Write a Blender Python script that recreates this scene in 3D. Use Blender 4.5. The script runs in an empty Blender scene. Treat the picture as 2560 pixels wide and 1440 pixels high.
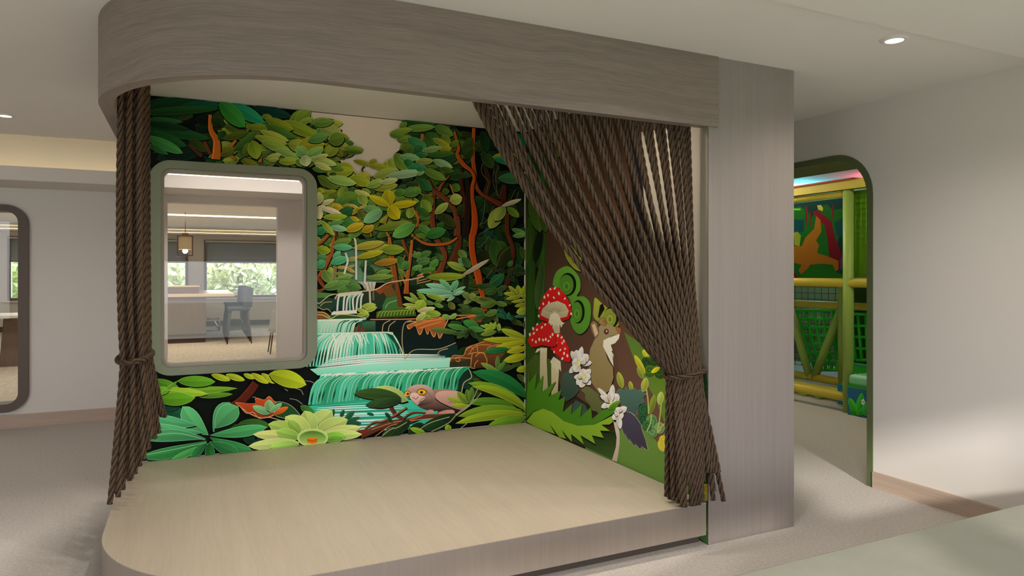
import bpy, bmesh, math, random
import numpy as np
from mathutils import Vector, Matrix
random.seed(11)
PI = math.pi
C = bpy.context.scene.collection

# ------------------------------------------------------------------ survey of the photograph (2560 x 1440)
F = 1711.0; HY = 683.0; EYE = 1.5; YAW = math.atan(809/1711)
FWD = (math.sin(YAW), math.cos(YAW)); RGT = (math.cos(YAW), -math.sin(YAW))
def ray(px, py):
    t = (px-1280)/F
    return (FWD[0]+t*RGT[0], FWD[1]+t*RGT[1], (HY-py)/F)
def atz(px, py, z):
    d = ray(px, py); k = (z-EYE)/d[2]; return Vector((d[0]*k, d[1]*k, z))
def aty(px, py, y):
    d = ray(px, py); k = y/d[1]; return Vector((d[0]*k, y, EYE+d[2]*k))
def atx(px, py, x):
    d = ray(px, py); k = x/d[0]; return Vector((x, d[1]*k, EYE+d[2]*k))

def lin(c):
    return tuple((v/255/12.92 if v/255 <= .04045 else ((v/255+.055)/1.055)**2.4) for v in c)

# ------------------------------------------------------------------ materials
def new_mat(name):
    m = bpy.data.materials.new(name); m.use_nodes = True
    nt = m.node_tree; b = nt.nodes['Principled BSDF']
    return m, nt, b
def N(nt, t, **kw):
    n = nt.nodes.new(t)
    for k, v in kw.items():
        if k in n.inputs: n.inputs[k].default_value = v
        else: setattr(n, k, v)
    return n
def mat(name, rgb, rough=.6, metal=0, spec=.4, noise=0, nscale=20, bump=0, bscale=200, stretch=(1,1,1), coat=0):
    m, nt, b = new_mat(name)
    col = (*lin(rgb), 1)
    b.inputs['Base Color'].default_value = col
    b.inputs['Roughness'].default_value = rough; b.inputs['Metallic'].default_value = metal
    b.inputs['Specular IOR Level'].default_value = spec
    if coat: b.inputs['Coat Weight'].default_value = coat
    tc = N(nt, 'ShaderNodeTexCoord'); mp = N(nt, 'ShaderNodeMapping')
    mp.inputs['Scale'].default_value = stretch
    nt.links.new(tc.outputs['Object'], mp.inputs['Vector'])
    if noise:
        nz = N(nt, 'ShaderNodeTexNoise', Scale=nscale, Detail=5.0)
        nt.links.new(mp.outputs[0], nz.inputs['Vector'])
        rp = N(nt, 'ShaderNodeValToRGB')
        a = tuple(max(0, v*(1-noise)) for v in col[:3]); c = tuple(min(1, v*(1+noise)) for v in col[:3])
        rp.color_ramp.elements[0].color = (*a, 1); rp.color_ramp.elements[1].color = (*c, 1)
        rp.color_ramp.elements[0].position = .3; rp.color_ramp.elements[1].position = .7
        nt.links.new(nz.outputs['Fac'], rp.inputs[0]); nt.links.new(rp.outputs[0], b.inputs['Base Color'])
    if bump:
        n2 = N(nt, 'ShaderNodeTexNoise', Scale=bscale, Detail=3.0)
        nt.links.new(mp.outputs[0], n2.inputs['Vector'])
        bp = N(nt, 'ShaderNodeBump', Strength=bump, Distance=.004)
        nt.links.new(n2.outputs['Fac'], bp.inputs['Height']); nt.links.new(bp.outputs[0], b.inputs['Normal'])
    return m
def wood(name, rgb, contrast=.16, coords='Object', stretch=(1,1,30), scale=6, rough=.5, warp=.0, rgb2=None, spec=.35):
    m, nt, b = new_mat(name)
    tc = N(nt, 'ShaderNodeTexCoord'); mp = N(nt, 'ShaderNodeMapping'); mp.inputs['Scale'].default_value = stretch
    src = tc.outputs['UV'] if coords == 'UV' else tc.outputs['Object']
    if warp:
        wz = N(nt, 'ShaderNodeTexNoise', Scale=1.6, Detail=2.0); nt.links.new(src, wz.inputs['Vector'])
        sb = N(nt, 'ShaderNodeVectorMath', operation='SUBTRACT'); sb.inputs[1].default_value = (.5,.5,.5)
        nt.links.new(wz.outputs['Color'], sb.inputs[0])
        sc = N(nt, 'ShaderNodeVectorMath', operation='MULTIPLY'); sc.inputs[1].default_value = (warp, warp, warp)
        nt.links.new(sb.outputs[0], sc.inputs[0])
        ad = N(nt, 'ShaderNodeVectorMath', operation='ADD'); nt.links.new(src, ad.inputs[0]); nt.links.new(sc.outputs[0], ad.inputs[1])
        src = ad.outputs[0]
    nt.links.new(src, mp.inputs['Vector'])
    n1 = N(nt, 'ShaderNodeTexNoise', Scale=scale, Detail=7.0, Roughness=.65)
    n2 = N(nt, 'ShaderNodeTexNoise', Scale=scale*.17, Detail=2.0)
    for n in (n1, n2): nt.links.new(mp.outputs[0], n.inputs['Vector'])
    mx = N(nt, 'ShaderNodeMix', data_type='FLOAT'); mx.inputs[0].default_value = .35
    nt.links.new(n1.outputs['Fac'], mx.inputs[2]); nt.links.new(n2.outputs['Fac'], mx.inputs[3])
    c = lin(rgb); c2 = lin(rgb2) if rgb2 else c
    rp = N(nt, 'ShaderNodeValToRGB')
    rp.color_ramp.elements[0].color = (*[v*(1-contrast) for v in c2], 1); rp.color_ramp.elements[1].color = (*[min(1, v*(1+contrast)) for v in c], 1)
    rp.color_ramp.elements[0].position = .36; rp.color_ramp.elements[1].position = .64
    nt.links.new(mx.outputs[0], rp.inputs[0]); nt.links.new(rp.outputs[0], b.inputs['Base Color'])
    bp = N(nt, 'ShaderNodeBump', Strength=.12, Distance=.002); nt.links.new(n1.outputs['Fac'], bp.inputs['Height']); nt.links.new(bp.outputs[0], b.inputs['Normal'])
    b.inputs['Roughness'].default_value = rough; b.inputs['Specular IOR Level'].default_value = spec
    return m
def emit(name, rgb, s):
    m, nt, b = new_mat(name)
    b.inputs['Base Color'].default_value = (*lin(rgb), 1)
    b.inputs['Emission Color'].default_value = (*lin(rgb), 1); b.inputs['Emission Strength'].default_value = s
    return m
def glass(name, tint=(1,1,1), refl=1.0):
    m, nt, b = new_mat(name); nt.nodes.remove(b)
    out = nt.nodes['Material Output']
    tr = N(nt, 'ShaderNodeBsdfTransparent', Color=(*tint, 1)); gl = N(nt, 'ShaderNodeBsdfGlossy', Roughness=.0)
    fr = N(nt, 'ShaderNodeFresnel', IOR=1.5); mu = N(nt, 'ShaderNodeMath', operation='MULTIPLY'); mu.inputs[1].default_value = refl
    nt.links.new(fr.outputs[0], mu.inputs[0])
    mx = N(nt, 'ShaderNodeMixShader'); nt.links.new(mu.outputs[0], mx.inputs[0])
    nt.links.new(tr.outputs[0], mx.inputs[1]); nt.links.new(gl.outputs[0], mx.inputs[2]); nt.links.new(mx.outputs[0], out.inputs[0])
    return m
def print_mat(name, rough=.55):
    m, nt, b = new_mat(name)
    at = N(nt, 'ShaderNodeAttribute', attribute_name='ink'); nt.links.new(at.outputs['Color'], b.inputs['Base Color'])
    tc = N(nt, 'ShaderNodeTexCoord'); nz = N(nt, 'ShaderNodeTexNoise', Scale=420.0, Detail=2.0)
    nt.links.new(tc.outputs['Object'], nz.inputs['Vector'])
    bp = N(nt, 'ShaderNodeBump', Strength=.05, Distance=.001); nt.links.new(nz.outputs['Fac'], bp.inputs['Height']); nt.links.new(bp.outputs[0], b.inputs['Normal'])
    b.inputs['Roughness'].default_value = rough; b.inputs['Specular IOR Level'].default_value = .06
    return m

# ------------------------------------------------------------------ objects
def tag(o, label=None, cat=None, group=None, kind=None):
    if label: o['label'] = label
    if cat: o['category'] = cat
    if group: o['group'] = group
    if kind: o['kind'] = kind
    return o
def thing(name, label, cat, loc=(0,0,0), group=None, rz=0):
    o = bpy.data.objects.new(name, None); C.objects.link(o); o.empty_display_size = .1
    o.location = loc; o.rotation_euler = (0, 0, rz)
    return tag(o, label, cat, group)
def link(name, me, m, parent=None, local=False, smooth=False):
    """local=True: the mesh is already in its parent's frame; otherwise it is in world coordinates"""
    o = bpy.data.objects.new(name, me); C.objects.link(o)
    if m: me.materials.append(m)
    if smooth:
        me.polygons.foreach_set('use_smooth', [True]*len(me.polygons))
    if parent:
        o.parent = parent
        if not local and parent.type == 'EMPTY':      # a mesh parent already carries world coordinates
            o.matrix_parent_inverse = (Matrix.Translation(parent.location) @ parent.rotation_euler.to_matrix().to_4x4()).inverted()
    return o
class MB:
    def __init__(s): s.bm = bmesh.new()
    def box(s, x0, x1, y0, y1, z0, z1, bev=0, M=None):
        r = bmesh.ops.create_cube(s.bm, size=1.0); vs = r['verts']
        for v in vs:
            v.co = Vector(((x0+x1)/2+v.co.x*(x1-x0), (y0+y1)/2+v.co.y*(y1-y0), (z0+z1)/2+v.co.z*(z1-z0)))
        if bev:
            es = list({e for v in vs for e in v.link_edges})
            rr = bmesh.ops.bevel(s.bm, geom=es, offset=bev, segments=3, affect='EDGES', profile=.5)
            vs = list({v for f in rr['faces'] for v in f.verts} | {v for v in vs if v.is_valid})
        if M is not None:
            for v in vs: v.co = M @ v.co
        return s
    def tube(s, pts, r, n=12, cap=True, r2=None):
        pts = [Vector(p) for p in pts]; rings = []; up = None
        for i, p in enumerate(pts):
            t = (pts[min(i+1, len(pts)-1)]-pts[max(i-1, 0)]).normalized()
            if up is None:
                up = t.orthogonal().normalized()
            up = (up - t*up.dot(t)).normalized(); w = t.cross(up)
            rr = r if r2 is None else r+(r2-r)*i/(len(pts)-1)
            rings.append([s.bm.verts.new(p+(up*math.cos(a)+w*math.sin(a))*rr) for a in [2*PI*k/n for k in range(n)]])
        for a, b in zip(rings, rings[1:]):
            for k in range(n): s.bm.faces.new((a[k], a[(k+1) % n], b[(k+1) % n], b[k])).smooth = True
        if cap:
            s.bm.faces.new(rings[0][::-1]); s.bm.faces.new(rings[-1])
        return s
    def poly(s, pts):
        s.bm.faces.new([s.bm.verts.new(p) for p in pts]); return s
    def prism(s, pts, vec):
        vec = Vector(vec); a = [s.bm.verts.new(p) for p in pts]; b = [s.bm.verts.new(Vector(p)+vec) for p in pts]
        s.bm.faces.new(a); s.bm.faces.new(b[::-1])
        n = len(a)
        for i in range(n): s.bm.faces.new((a[i], b[i], b[(i+1) % n], a[(i+1) % n]))
        return s
    def lathe(s, prof, cx, cy, n=32, cap=True):
        rings = [[s.bm.verts.new((cx+r*math.cos(2*PI*k/n), cy+r*math.sin(2*PI*k/n), z)) for k in range(n)] for r, z in prof]
        for a, b in zip(rings, rings[1:]):
            for k in range(n): s.bm.faces.new((a[k], a[(k+1) % n], b[(k+1) % n], b[k]))
        if cap: s.bm.faces.new(rings[0][::-1]); s.bm.faces.new(rings[-1])
        return s
    def mesh(s, name):
        bmesh.ops.recalc_face_normals(s.bm, faces=s.bm.faces[:])
        me = bpy.data.meshes.new(name); s.bm.to_mesh(me); s.bm.free(); return me
    def build(s, name, m, parent=None, local=False, smooth=False):
        return link(name, s.mesh(name), m, parent, local, smooth)
def struct(o, label, cat):
    return tag(o, label, cat, kind='structure')
def round_rect(x0, x1, z0, z1, r, n=8):
    """closed outline, counter-clockwise"""
    out = []
    for cx, cz, a0 in ((x1-r, z0+r, -PI/2), (x1-r, z1-r, 0), (x0+r, z1-r, PI/2), (x0+r, z0+r, PI)):
        for k in range(n+1):
            a = a0+PI/2*k/n; out.append((cx+r*math.cos(a), cz+r*math.sin(a)))
    return out
def ring_frame(outer, inner, f0, f1):
    """a frame between two outlines with the same number of points; f0/f1 map (a,b) to its front/back face"""
    b = MB(); n = len(outer)
    of = [b.bm.verts.new(f0(p)) for p in outer]; inf = [b.bm.verts.new(f0(p)) for p in inner]
    ob = [b.bm.verts.new(f1(p)) for p in outer]; ib = [b.bm.verts.new(f1(p)) for p in inner]
    for i in range(n):
        j = (i+1) % n
        b.bm.faces.new((of[i], of[j], inf[j], inf[i])); b.bm.faces.new((ob[i], ib[i], ib[j], ob[j]))
        b.bm.faces.new((of[i], ob[i], ob[j], of[j])); b.bm.faces.new((inf[i], inf[j], ib[j], ib[i]))
    return b
def catmull(pts, per=8, closed=False):
    P = [tuple(map(float, p)) for p in pts]; n = len(P); out = []
    rng = range(n) if closed else range(n-1)
    for i in rng:
        g = (lambda k: P[k % n]) if closed else (lambda k: P[max(0, min(n-1, k))])
        p0, p1, p2, p3 = g(i-1), g(i), g(i+1), g(i+2)
        for k in range(per):
            t = k/per; t2 = t*t; t3 = t2*t
            out.append(tuple(.5*((2*b)+(c-a)*t+(2*a-5*b+4*c-d)*t2+(3*b-a-3*c+d)*t3) for a, b, c, d in zip(p0, p1, p2, p3)))
    if not closed: out.append(P[-1])
    return out
WORLD, SKYW, FARW, SUN, EXPO = 4.0, (52, 24, 11), 30, 3.5, 0.08
DOWN, STAGE, PLAY, COVE, FRONT, GAIN, GLOW = 34, 47, 40, .12, 42, 1.5, 14
# ------------------------------------------------------------------ printed murals: flat paper-cut artwork
class Print:
    """Flat inked shapes on a wall, each a fraction of a millimetre in front of the one before."""
    STEP = 7e-6
    def __init__(s, place, normal, clamp, gain):
        s.place, s.nrm, s.clamp, s.gain = place, Vector(normal), clamp, gain
        s.lev = 0; s.bins = {}; s.part = None
    def use(s, part): s.part = part; s.bins.setdefault(part, ([], [], []))
    def ink(s, c, f=1.0):
        return tuple(min(.92, v*s.gain*f) for v in lin(c))+(1.0,)
    def pt(s, p, lev=None):
        v = s.clamp(s.place(p[0], p[1]))
        return v + s.nrm*(.0015+(s.lev if lev is None else lev)*s.STEP)
    def face(s, pts, cols, lev=None):
        V, Fc, K = s.bins[s.part]; b = len(V)
        V.extend(s.pt(p, lev) for p in pts); Fc.append(tuple(range(b, b+len(pts)))); K.append(cols)
    def up(s): s.lev += 1
    def poly(s, pts, c, c2=None, axis=1, rim=None, rw=1.2, smooth=False, shadow=None, f=1):
        """filled outline; c -> c2 runs along axis (0 = across, 1 = down)"""
        if smooth: pts = catmull(pts, 5, True)
        if shadow:
            s.poly([(x+shadow[0], y+shadow[1]) for x, y in pts], (10, 12, 8))
        if rim:
            cx = sum(p[0] for p in pts)/len(pts); cy = sum(p[1] for p in pts)/len(pts)
            s.line(list(pts)+[pts[0]], rw*2, rim)
        s.up()
        if c2 is None: cols = [s.ink(c, f)]*len(pts)
        else:
            vs = [p[axis] for p in pts]; lo, hi = min(vs), max(vs)+1e-6
            a, b = s.ink(c, f), s.ink(c2, f)
            cols = [tuple(x+(y-x)*(v-lo)/(hi-lo) for x, y in zip(a, b)) for v in vs]
        s.face(pts, cols)
    def ell(s, cx, cy, rx, ry, c, rot=0, n=20, **kw):
        ca, sa = math.cos(rot), math.sin(rot)
        s.poly([(cx+rx*math.cos(t)*ca-ry*math.sin(t)*sa, cy+rx*math.cos(t)*sa+ry*math.sin(t)*ca) for t in [2*PI*k/n for k in range(n)]], c, **kw)
    def line(s, pts, w, c, c2=None, per=5, edge=0, curve=True, f=1):
        """a ribbon of width w (number or list) along a curve; edge > 0 brightens one side"""
        n0 = len(pts); ws = w if isinstance(w, (list, tuple)) else [w]*n0
        if curve and n0 > 2: q = catmull([(x, y, ww) for (x, y), ww in zip(pts, ws)], per)
        else: q = [(x, y, ww) for (x, y), ww in zip(pts, ws)]
        s.up(); m = len(q); L = []; R = []; M = []
        for i in range(m):
            a = q[max(0, i-1)]; b = q[min(m-1, i+1)]
            dx, dy = b[0]-a[0], b[1]-a[1]; d = math.hypot(dx, dy) or 1
            nx, ny = -dy/d, dx/d; h = q[i][2]/2; x, y = q[i][:2]
            L.append((x+nx*h, y+ny*h)); R.append((x-nx*h, y-ny*h)); M.append((x+nx*h*.55, y+ny*h*.55))
        for i in range(m-1):
            t0, t1 = i/(m-1), (i+1)/(m-1)
            mix = lambda t: tuple(x+(y-x)*t for x, y in zip(c, c2 or c))
            a, b = s.ink(mix(t0), f), s.ink(mix(t1), f)
            s.face((M[i], R[i], R[i+1], M[i+1]), (a, a, b, b))
            e = 1+edge
            a, b = s.ink(mix(t0), f*e), s.ink(mix(t1), f*e)
            s.face((L[i], M[i], M[i+1], L[i+1]), (a, a, b, b))
    def leaf(s, x0, y0, x1, y1, w, c, bend=0, shape=.5, rim=.22, shadow=.13, n=9):
        dx, dy = x1-x0, y1-y0; L = math.hypot(dx, dy) or 1; ux, uy = dx/L, dy/L; nx, ny = -uy, ux
        def outline(k, ox=0, oy=0, ext=0):
            Ls, Rs, Ms = [], [], []
            for i in range(n+1):
                t = i/n; tt = t**(.6+.8*shape)
                h = w/2*k*math.sin(PI*min(1, max(0, tt)))**.62
                bx = bend*4*t*(1-t)
                e = (t-.5)*ext
                px = x0+ux*(L*t+e)+nx*bx+ox; py = y0+uy*(L*t+e)+ny*bx+oy
                Ms.append((px, py)); Ls.append((px+nx*h, py+ny*h)); Rs.append((px-nx*h, py-ny*h))
            return Ls, Rs, Ms
        if shadow:
            d = max(1.6, min(7, w*shadow)); Ls, Rs, Ms = outline(1.06, d*.2, d, d)
            s.up(); k = s.ink((11, 15, 8))
            s.face(Ls+Rs[-2:0:-1], [k]*(len(Ls)+len(Rs)-2))
        s.up()
        if rim:
            rw = 1.0
            Lo, Ro, Mo = outline(1+2*rw/max(w, 4), 0, 0, 2*rw)
            k = s.ink(tuple(min(235, v*1.12+rim*55) for v in c))
            s.face(Lo+Ro[-2:0:-1], [k]*(len(Lo)+len(Ro)-2)); s.up()
        Ls, Rs, Ms = outline(1)
        lit = 1.14 if ny < 0 else .88
        for side, f in ((Ls, lit), (Rs, 2.02-lit)):
            for i in range(n):
                g0, g1 = .62+.48*i/n, .62+.48*(i+1)/n
                a, b = s.ink(c, f*g0), s.ink(c, f*g1)
                s.face((Ms[i], side[i], side[i+1], Ms[i+1]), (a, a, b, b))
    def leaves(s, tile, txt, **kw):
        ox, oy, sc = tile
        for tok in txt.split():
            v = tok.split(',')
            x0, y0, x1, y1, w = [float(q) for q in v[:5]]
            c = tuple(int(q) for q in v[5].split('.'))
            bend = float(v[6])/sc if len(v) > 6 else 0
            s.leaf(ox+x0/sc, oy+y0/sc, ox+x1/sc, oy+y1/sc, w/sc, c, bend, **kw)
    def T(s, tile, txt):
        ox, oy, sc = tile
        return [(ox+float(a.split(',')[0])/sc, oy+float(a.split(',')[1])/sc) for a in txt.split()]
    def emit(s, parent, m, labels=None):
        for part, (V, Fc, K) in s.bins.items():
            if not V: continue
            me = bpy.data.meshes.new(part); me.from_pydata([tuple(v) for v in V], [], Fc)
            ca = me.color_attributes.new('ink', 'FLOAT_COLOR', 'CORNER')
            flat = []
            for k in K:
                for c in k: flat.extend(c)
            # corner order is kept by from_pydata
            ca.data.foreach_set('color', flat)
            # make every face look out of the wall
            me.update(); bm = bmesh.new(); bm.from_mesh(me)
            fl = [f for f in bm.faces if f.normal.dot(s.nrm) < 0]
            bmesh.ops.reverse_faces(bm, faces=fl); bm.to_mesh(me); bm.free()
            o = link(part, me, m, parent)
            if labels and part in labels: o['label'] = labels[part]
# ------------------------------------------------------------------ jungle mural on the back wall of the stage
MY = 5.22; WX0, WX1, WZ0, WZ1 = -.176, .796, .852, 2.22        # hole cut behind the window frame
def j_clamp(v):
    x = max(-.385, min(2.582, v.x)); z = max(.237, min(2.699, v.z))
    if WX0 < x < WX1 and WZ0 < z < WZ1:
        d = [(x-WX0, 'x', WX0), (WX1-x, 'x', WX1), (z-WZ0, 'z', WZ0), (WZ1-z, 'z', WZ1)]
        _, ax, val = min(d)
        if ax == 'x': x = val
        else: z = val
    return Vector((x, MY, z))
JG = Print(lambda px, py: aty(px, py, MY), (0, -1, 0), j_clamp, GAIN)
def in_hole(px, py, m=0):
    v = aty(px, py, MY); return WX0-m < v.x < WX1+m and WZ0-m < v.z < WZ1+m
tA, tB, tC, tD = (360,230,4.966), (780,270,4.363), (780,600,3.0), (360,880,4.741)
tE, tF, tG, tH, tI, tK = (780,590,6.857), (1040,590,6.857), (1040,780,6.857), (860,920,5.565), (780,380,6.857), (1040,380,6.857)
P = JG
P.use('printed_backdrop')
# dark ground of the print, in strips that leave the window hole free
def rect(x0, x1, z0, z1, c):
    P.up(); q = [Vector((x, MY, z)) for x, z in ((x0, z0), (x1, z0), (x1, z1), (x0, z1))]
    V, Fc, K = P.bins[P.part]; b = len(V); V.extend(v+P.nrm*.0015 for v in q); Fc.append((b, b+1, b+2, b+3)); K.append([P.ink(c)]*4)
for r in ((-.385, WX0, .237, 2.699), (WX1, 2.582, .237, 2.699), (WX0, WX1, .237, WZ0), (WX0, WX1, WZ1, 2.699)): rect(*r, (9, 13, 8))
sky = P.T(tB, '-40,40 40,190 330,240 330,380 300,560 340,640 440,760 500,800 640,760 860,620 900,500 1000,420 960,330 1020,150 980,140')
P.poly(sky, (150, 140, 127), (146, 136, 124), f=1.75)
P.poly(P.T(tE, '380,60 1250,60 1300,800 760,800 380,700'), (60, 92, 58), (84, 112, 74))
P.poly(P.T(tE, '560,250 1000,200 1060,780 760,790 640,640'), (74, 112, 84), (88, 128, 96))

def fill(n, x0, x1, y0, y1, pal, lo, hi, ang=(-.6, .6), ratio=.42, test=None, rim=.25):
    k = 0; tries = 0
    while k < n and tries < n*8:
        tries += 1
        x, y = random.uniform(x0, x1), random.uniform(y0, y1)
        if in_hole(x, y, .03) or (test and not test(x, y)): continue
        L = random.uniform(lo, hi); a = random.uniform(*ang) + (PI if random.random() < .5 else 0)
        c = random.choice(pal); j = random.uniform(.8, 1.2)
        P.leaf(x, y, x+L*math.cos(a), y+L*math.sin(a), L*ratio*random.uniform(.75, 1.3), tuple(v*j for v in c), random.uniform(-4, 4), rim=rim)
        k += 1
P.use('printed_foliage')
DK = [(18,42,18), (24,50,20), (14,36,24), (34,48,14), (12,30,18)]
MD = [(50,78,24), (36,68,24), (74,98,28), (30,62,32), (90,104,28)]
LM = [(112,128,36), (96,120,36), (128,138,48), (84,116,50), (120,124,30), (70,104,40)]
below_sky = lambda x, y: not (845 < x < 1000 and y < 400+abs(x-905)*-.2) and y > 255+.096*(x-368)
fill(46, 366, 640, 245, 400, DK, 50, 110)
fill(120, 366, 376, 390, 1000, [(30,60,26), (60,96,30), (18,44,22), (96,120,30)], 12, 26, (-.4, .4))
fill(60, 1090, 1314, 330, 700, DK, 40, 90, (-1.4, 1.4))
fill(34, 560, 790, 300, 410, MD, 36, 70, test=below_sky)
fill(70, 590, 840, 300, 410, LM, 30, 56, (-.2, .7), test=lambda x, y: below_sky(x, y) and y > 300+.25*(x-560)*.3)
fill(26, 800, 880, 300, 470, LM, 30, 56, (-.2, .8), test=lambda x, y: y > 300+1.1*(x-820))
fill(70, 1000, 1130, 320, 470, MD, 34, 60, (-.5, .5), test=lambda x, y: y > 330)
fill(240, 786, 1110, 455, 690, [(52,76,24), (38,66,24), (70,92,28), (30,60,32), (90,98,26), (42,70,36), (22,44,18)], 26, 52, (-.9, .9), test=lambda x, y: not (840 < x < 935 and y > 595) and y > 475-.35*max(0, x-950))
fill(40, 790, 1010, 470, 560, LM, 34, 60, (-.9, .9))
fill(60, 1000, 1200, 600, 800, [(30,54,20), (46,66,22), (22,46,22), (60,80,28), (16,30,14)], 24, 46, (-.7, .7))
fill(90, 1150, 1314, 560, 980, [(26,48,20), (40,60,22), (22,56,36), (54,70,24)], 22, 48, (-1.2, 1.2))
fill(26, 790, 870, 600, 700, LM, 24, 44, (-.8, .8), test=lambda x, y: x < 835)

P.use('printed_tree_trunks')
OR, RB, DB = (146, 74, 26), (94, 47, 26), (54, 25, 14)
def trunk(tile, pts, w, c, c2=None, edge=.45):
    sc = tile[2]; q = P.T(tile, pts); ws = [v/sc for v in (w if isinstance(w, list) else [w]*len(q))]
    P.line([(x+1.5, y+1) for x, y in q], [v*1.12+1.5 for v in ws], (9, 8, 6)); P.line(q, ws, c, c2, edge=edge)
trunk(tK, '770,300 760,600 800,800 850,920 830,1050 750,1150', [40,70,80,100,90,16], DB)
trunk(tK, '850,460 880,700 860,1100 830,1440', [50,90,90,100], (30, 20, 12))
trunk(tK, '1500,580 1490,740 1500,900', [60,90,100], (52, 22, 14))
trunk(tK, '1150,200 1230,520 1180,740 1300,900', [60,90,100,70], (44, 28, 16))
trunk(tK, '1550,1050 1540,1300 1560,1440', [70,74,66], (74, 38, 18)); trunk(tF, '1560,-10 1640,200 1640,400 1560,760 1520,900', [66,62,58,80,110], (84, 40, 20), (52, 24, 14))
P.use('printed_foliage')
P.leaves(tK, '1130,90,1310,270,160,30.56.16 1295,90,1320,290,110,34.50.16 1340,130,1400,560,90,34.42.14 1700,700,1800,1120,110,26.34.12 630,400,940,410,80,38.62.24 1640,640,1560,900,60,22.30.12')
P.leaves(tF, '1030,300,1250,440,250,28.34.12 1330,60,1370,520,210,44.74.26 1420,560,1560,180,240,34.42.14 1200,720,1340,620,90,20.44.26 1250,860,1480,660,170,30.82.44 1130,820,1000,700,90,24.40.20 860,620,830,960,90,26.38.16')
P.use('printed_tree_trunks')
for t, q in ((tK, '1240,520 1180,740 1130,1150 1050,1260'), (tK, '1310,920 1200,1180 1050,1250'), (tK, '1690,640 1560,900'), (tK, '1300,1280 1050,1420'), (tK, '1320,300 1300,500 1340,640 1400,760'), (tK, '1400,240 1350,420 1380,760'),
             (tK, '1120,200 1110,360 1240,520'), (tF, '1230,0 1150,130 1050,200'), (tF, '1590,190 1440,320 1340,600'), (tF, '1340,520 1180,720'), (tF, '1430,680 1290,790 1130,830'), (tK, '1740,680 1690,860 1640,940')):
    P.line(P.T(t, q), 1.3, (92, 82, 54))
trunk(tK, '560,410 430,560 370,690', [20,40,44], (112, 56, 26)); trunk(tK, '290,740 280,900 265,1150 300,1440', [50,65,80,80], RB, (103, 46, 26))
trunk(tK, '200,480 270,650 400,740 560,870 650,1020 690,1200 690,1440', [40,60,80,80,80,100,110], RB)
trunk(tF, '290,-10 400,150 480,330 420,550 370,660 330,820', [70,80,80,90,130,110], (98, 50, 25)); trunk(tF, '730,-10 700,200 620,450', [80,110,160], (75, 38, 18))
trunk(tK, '975,-400 960,100 985,350 1000,550 1080,700 1200,780 1450,910', [56,62,70,65,55,62,100], OR, (80, 36, 16))
trunk(tK, '640,-340 720,-60 690,50 800,220 930,330 980,450 950,600 950,800 980,1000 990,1250 950,1450', [44,46,60,72,55,50,60,60,90,110,110], (149, 72, 18), (140, 54, 14))
trunk(tF, '945,-10 940,200 980,450 1040,650 1080,850 1130,1050 1150,1290', [110,100,100,120,100,80,120], (144, 58, 16))
trunk(tF, '-60,-20 0,50 150,130 330,150 550,120 690,30', [26,34,44,44,44,30], OR)
trunk(tE, '270,-20 180,80 90,150', [46,52,40], (132, 74, 26)); trunk(tE, '375,-20 330,250 200,550 110,760', [34,74,76,116], (139, 78, 26), (123, 62, 24)); trunk(tE, '90,700 150,800 200,900 60,960', [50,60,40,60], (105, 50, 22))
trunk(tE, '390,490 370,780', [60,76], (112, 102, 66)); trunk(tE, '1530,40 1590,220 1640,330', [50,52,20], (105, 56, 24))
trunk(tE, '1590,330 1480,560 1560,760 1600,850', [18,20,24,40], (149, 96, 34)); trunk(tE, '1310,-10 1350,350 1420,800 1500,1240', [40,92,92,104], (151, 92, 28), (91, 44, 22)); trunk(tE, '1700,70 1680,300 1620,750 1600,990', [40,52,64,96], (151, 90, 30), (132, 66, 26))
trunk(tI, '1700,800 1720,960 1800,1130 1800,1240 1690,1360 1720,1450', [20,25,40,42,35,45], (149, 84, 34)); trunk(tI, '1285,1110 1245,1240 1260,1360 1310,1450', [16,22,26,36], (151, 92, 40))
trunk(tI, '1820,550 1840,680 1900,750', 22, (146, 84, 34)); trunk(tK, '570,560 640,740', 26, (140, 84, 34)); trunk(tK, '40,560 60,680 110,740 270,740', 22, (149, 92, 34)); trunk(tK, '-10,1000 30,1150 10,1260', [24,32,30], OR)
trunk(tI, '880,250 840,310 880,370 955,405', 12, (84, 58, 34), edge=0); trunk(tI, '455,105 560,70 600,30', 16, (84, 58, 34), edge=0); trunk(tI, '380,1320 400,1450', 40, (105, 50, 22)); trunk(tI, '980,1330 1010,1450', 26, (140, 84, 30))
trunk(tA, '820,290 830,480 900,620 890,840', [40,60,84,112], (158, 84, 24)); trunk(tA, '1140,600 1060,740 1140,850', [34,30,16], (147, 88, 30)); trunk(tA, '740,600 820,770', 40, (84, 44, 20)); trunk(tA, '560,650 720,800', 50, (64, 36, 18)); trunk(tA, '1440,810 1440,880', 40, (147, 84, 34)); trunk(tA, '1950,650 2060,560', 16, (147, 92, 24)); trunk(tA, '0,1060 80,1075', 26, (139, 62, 20))
trunk(tB, '1200,290 1180,400', 34, (146, 84, 34)); trunk(tB, '1310,350 1290,430', 32, (132, 80, 34)); trunk(tB, '2090,840 2060,1000', [40,90], (60, 28, 16))
for q in ('0,690 90,640 180,610', '0,780 140,740 280,720', '0,760 60,700 130,620', '0,810 120,790 280,745', '20,690 120,640 250,630'): P.line(P.T(tF, q), 2, (186, 128, 84))

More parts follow.
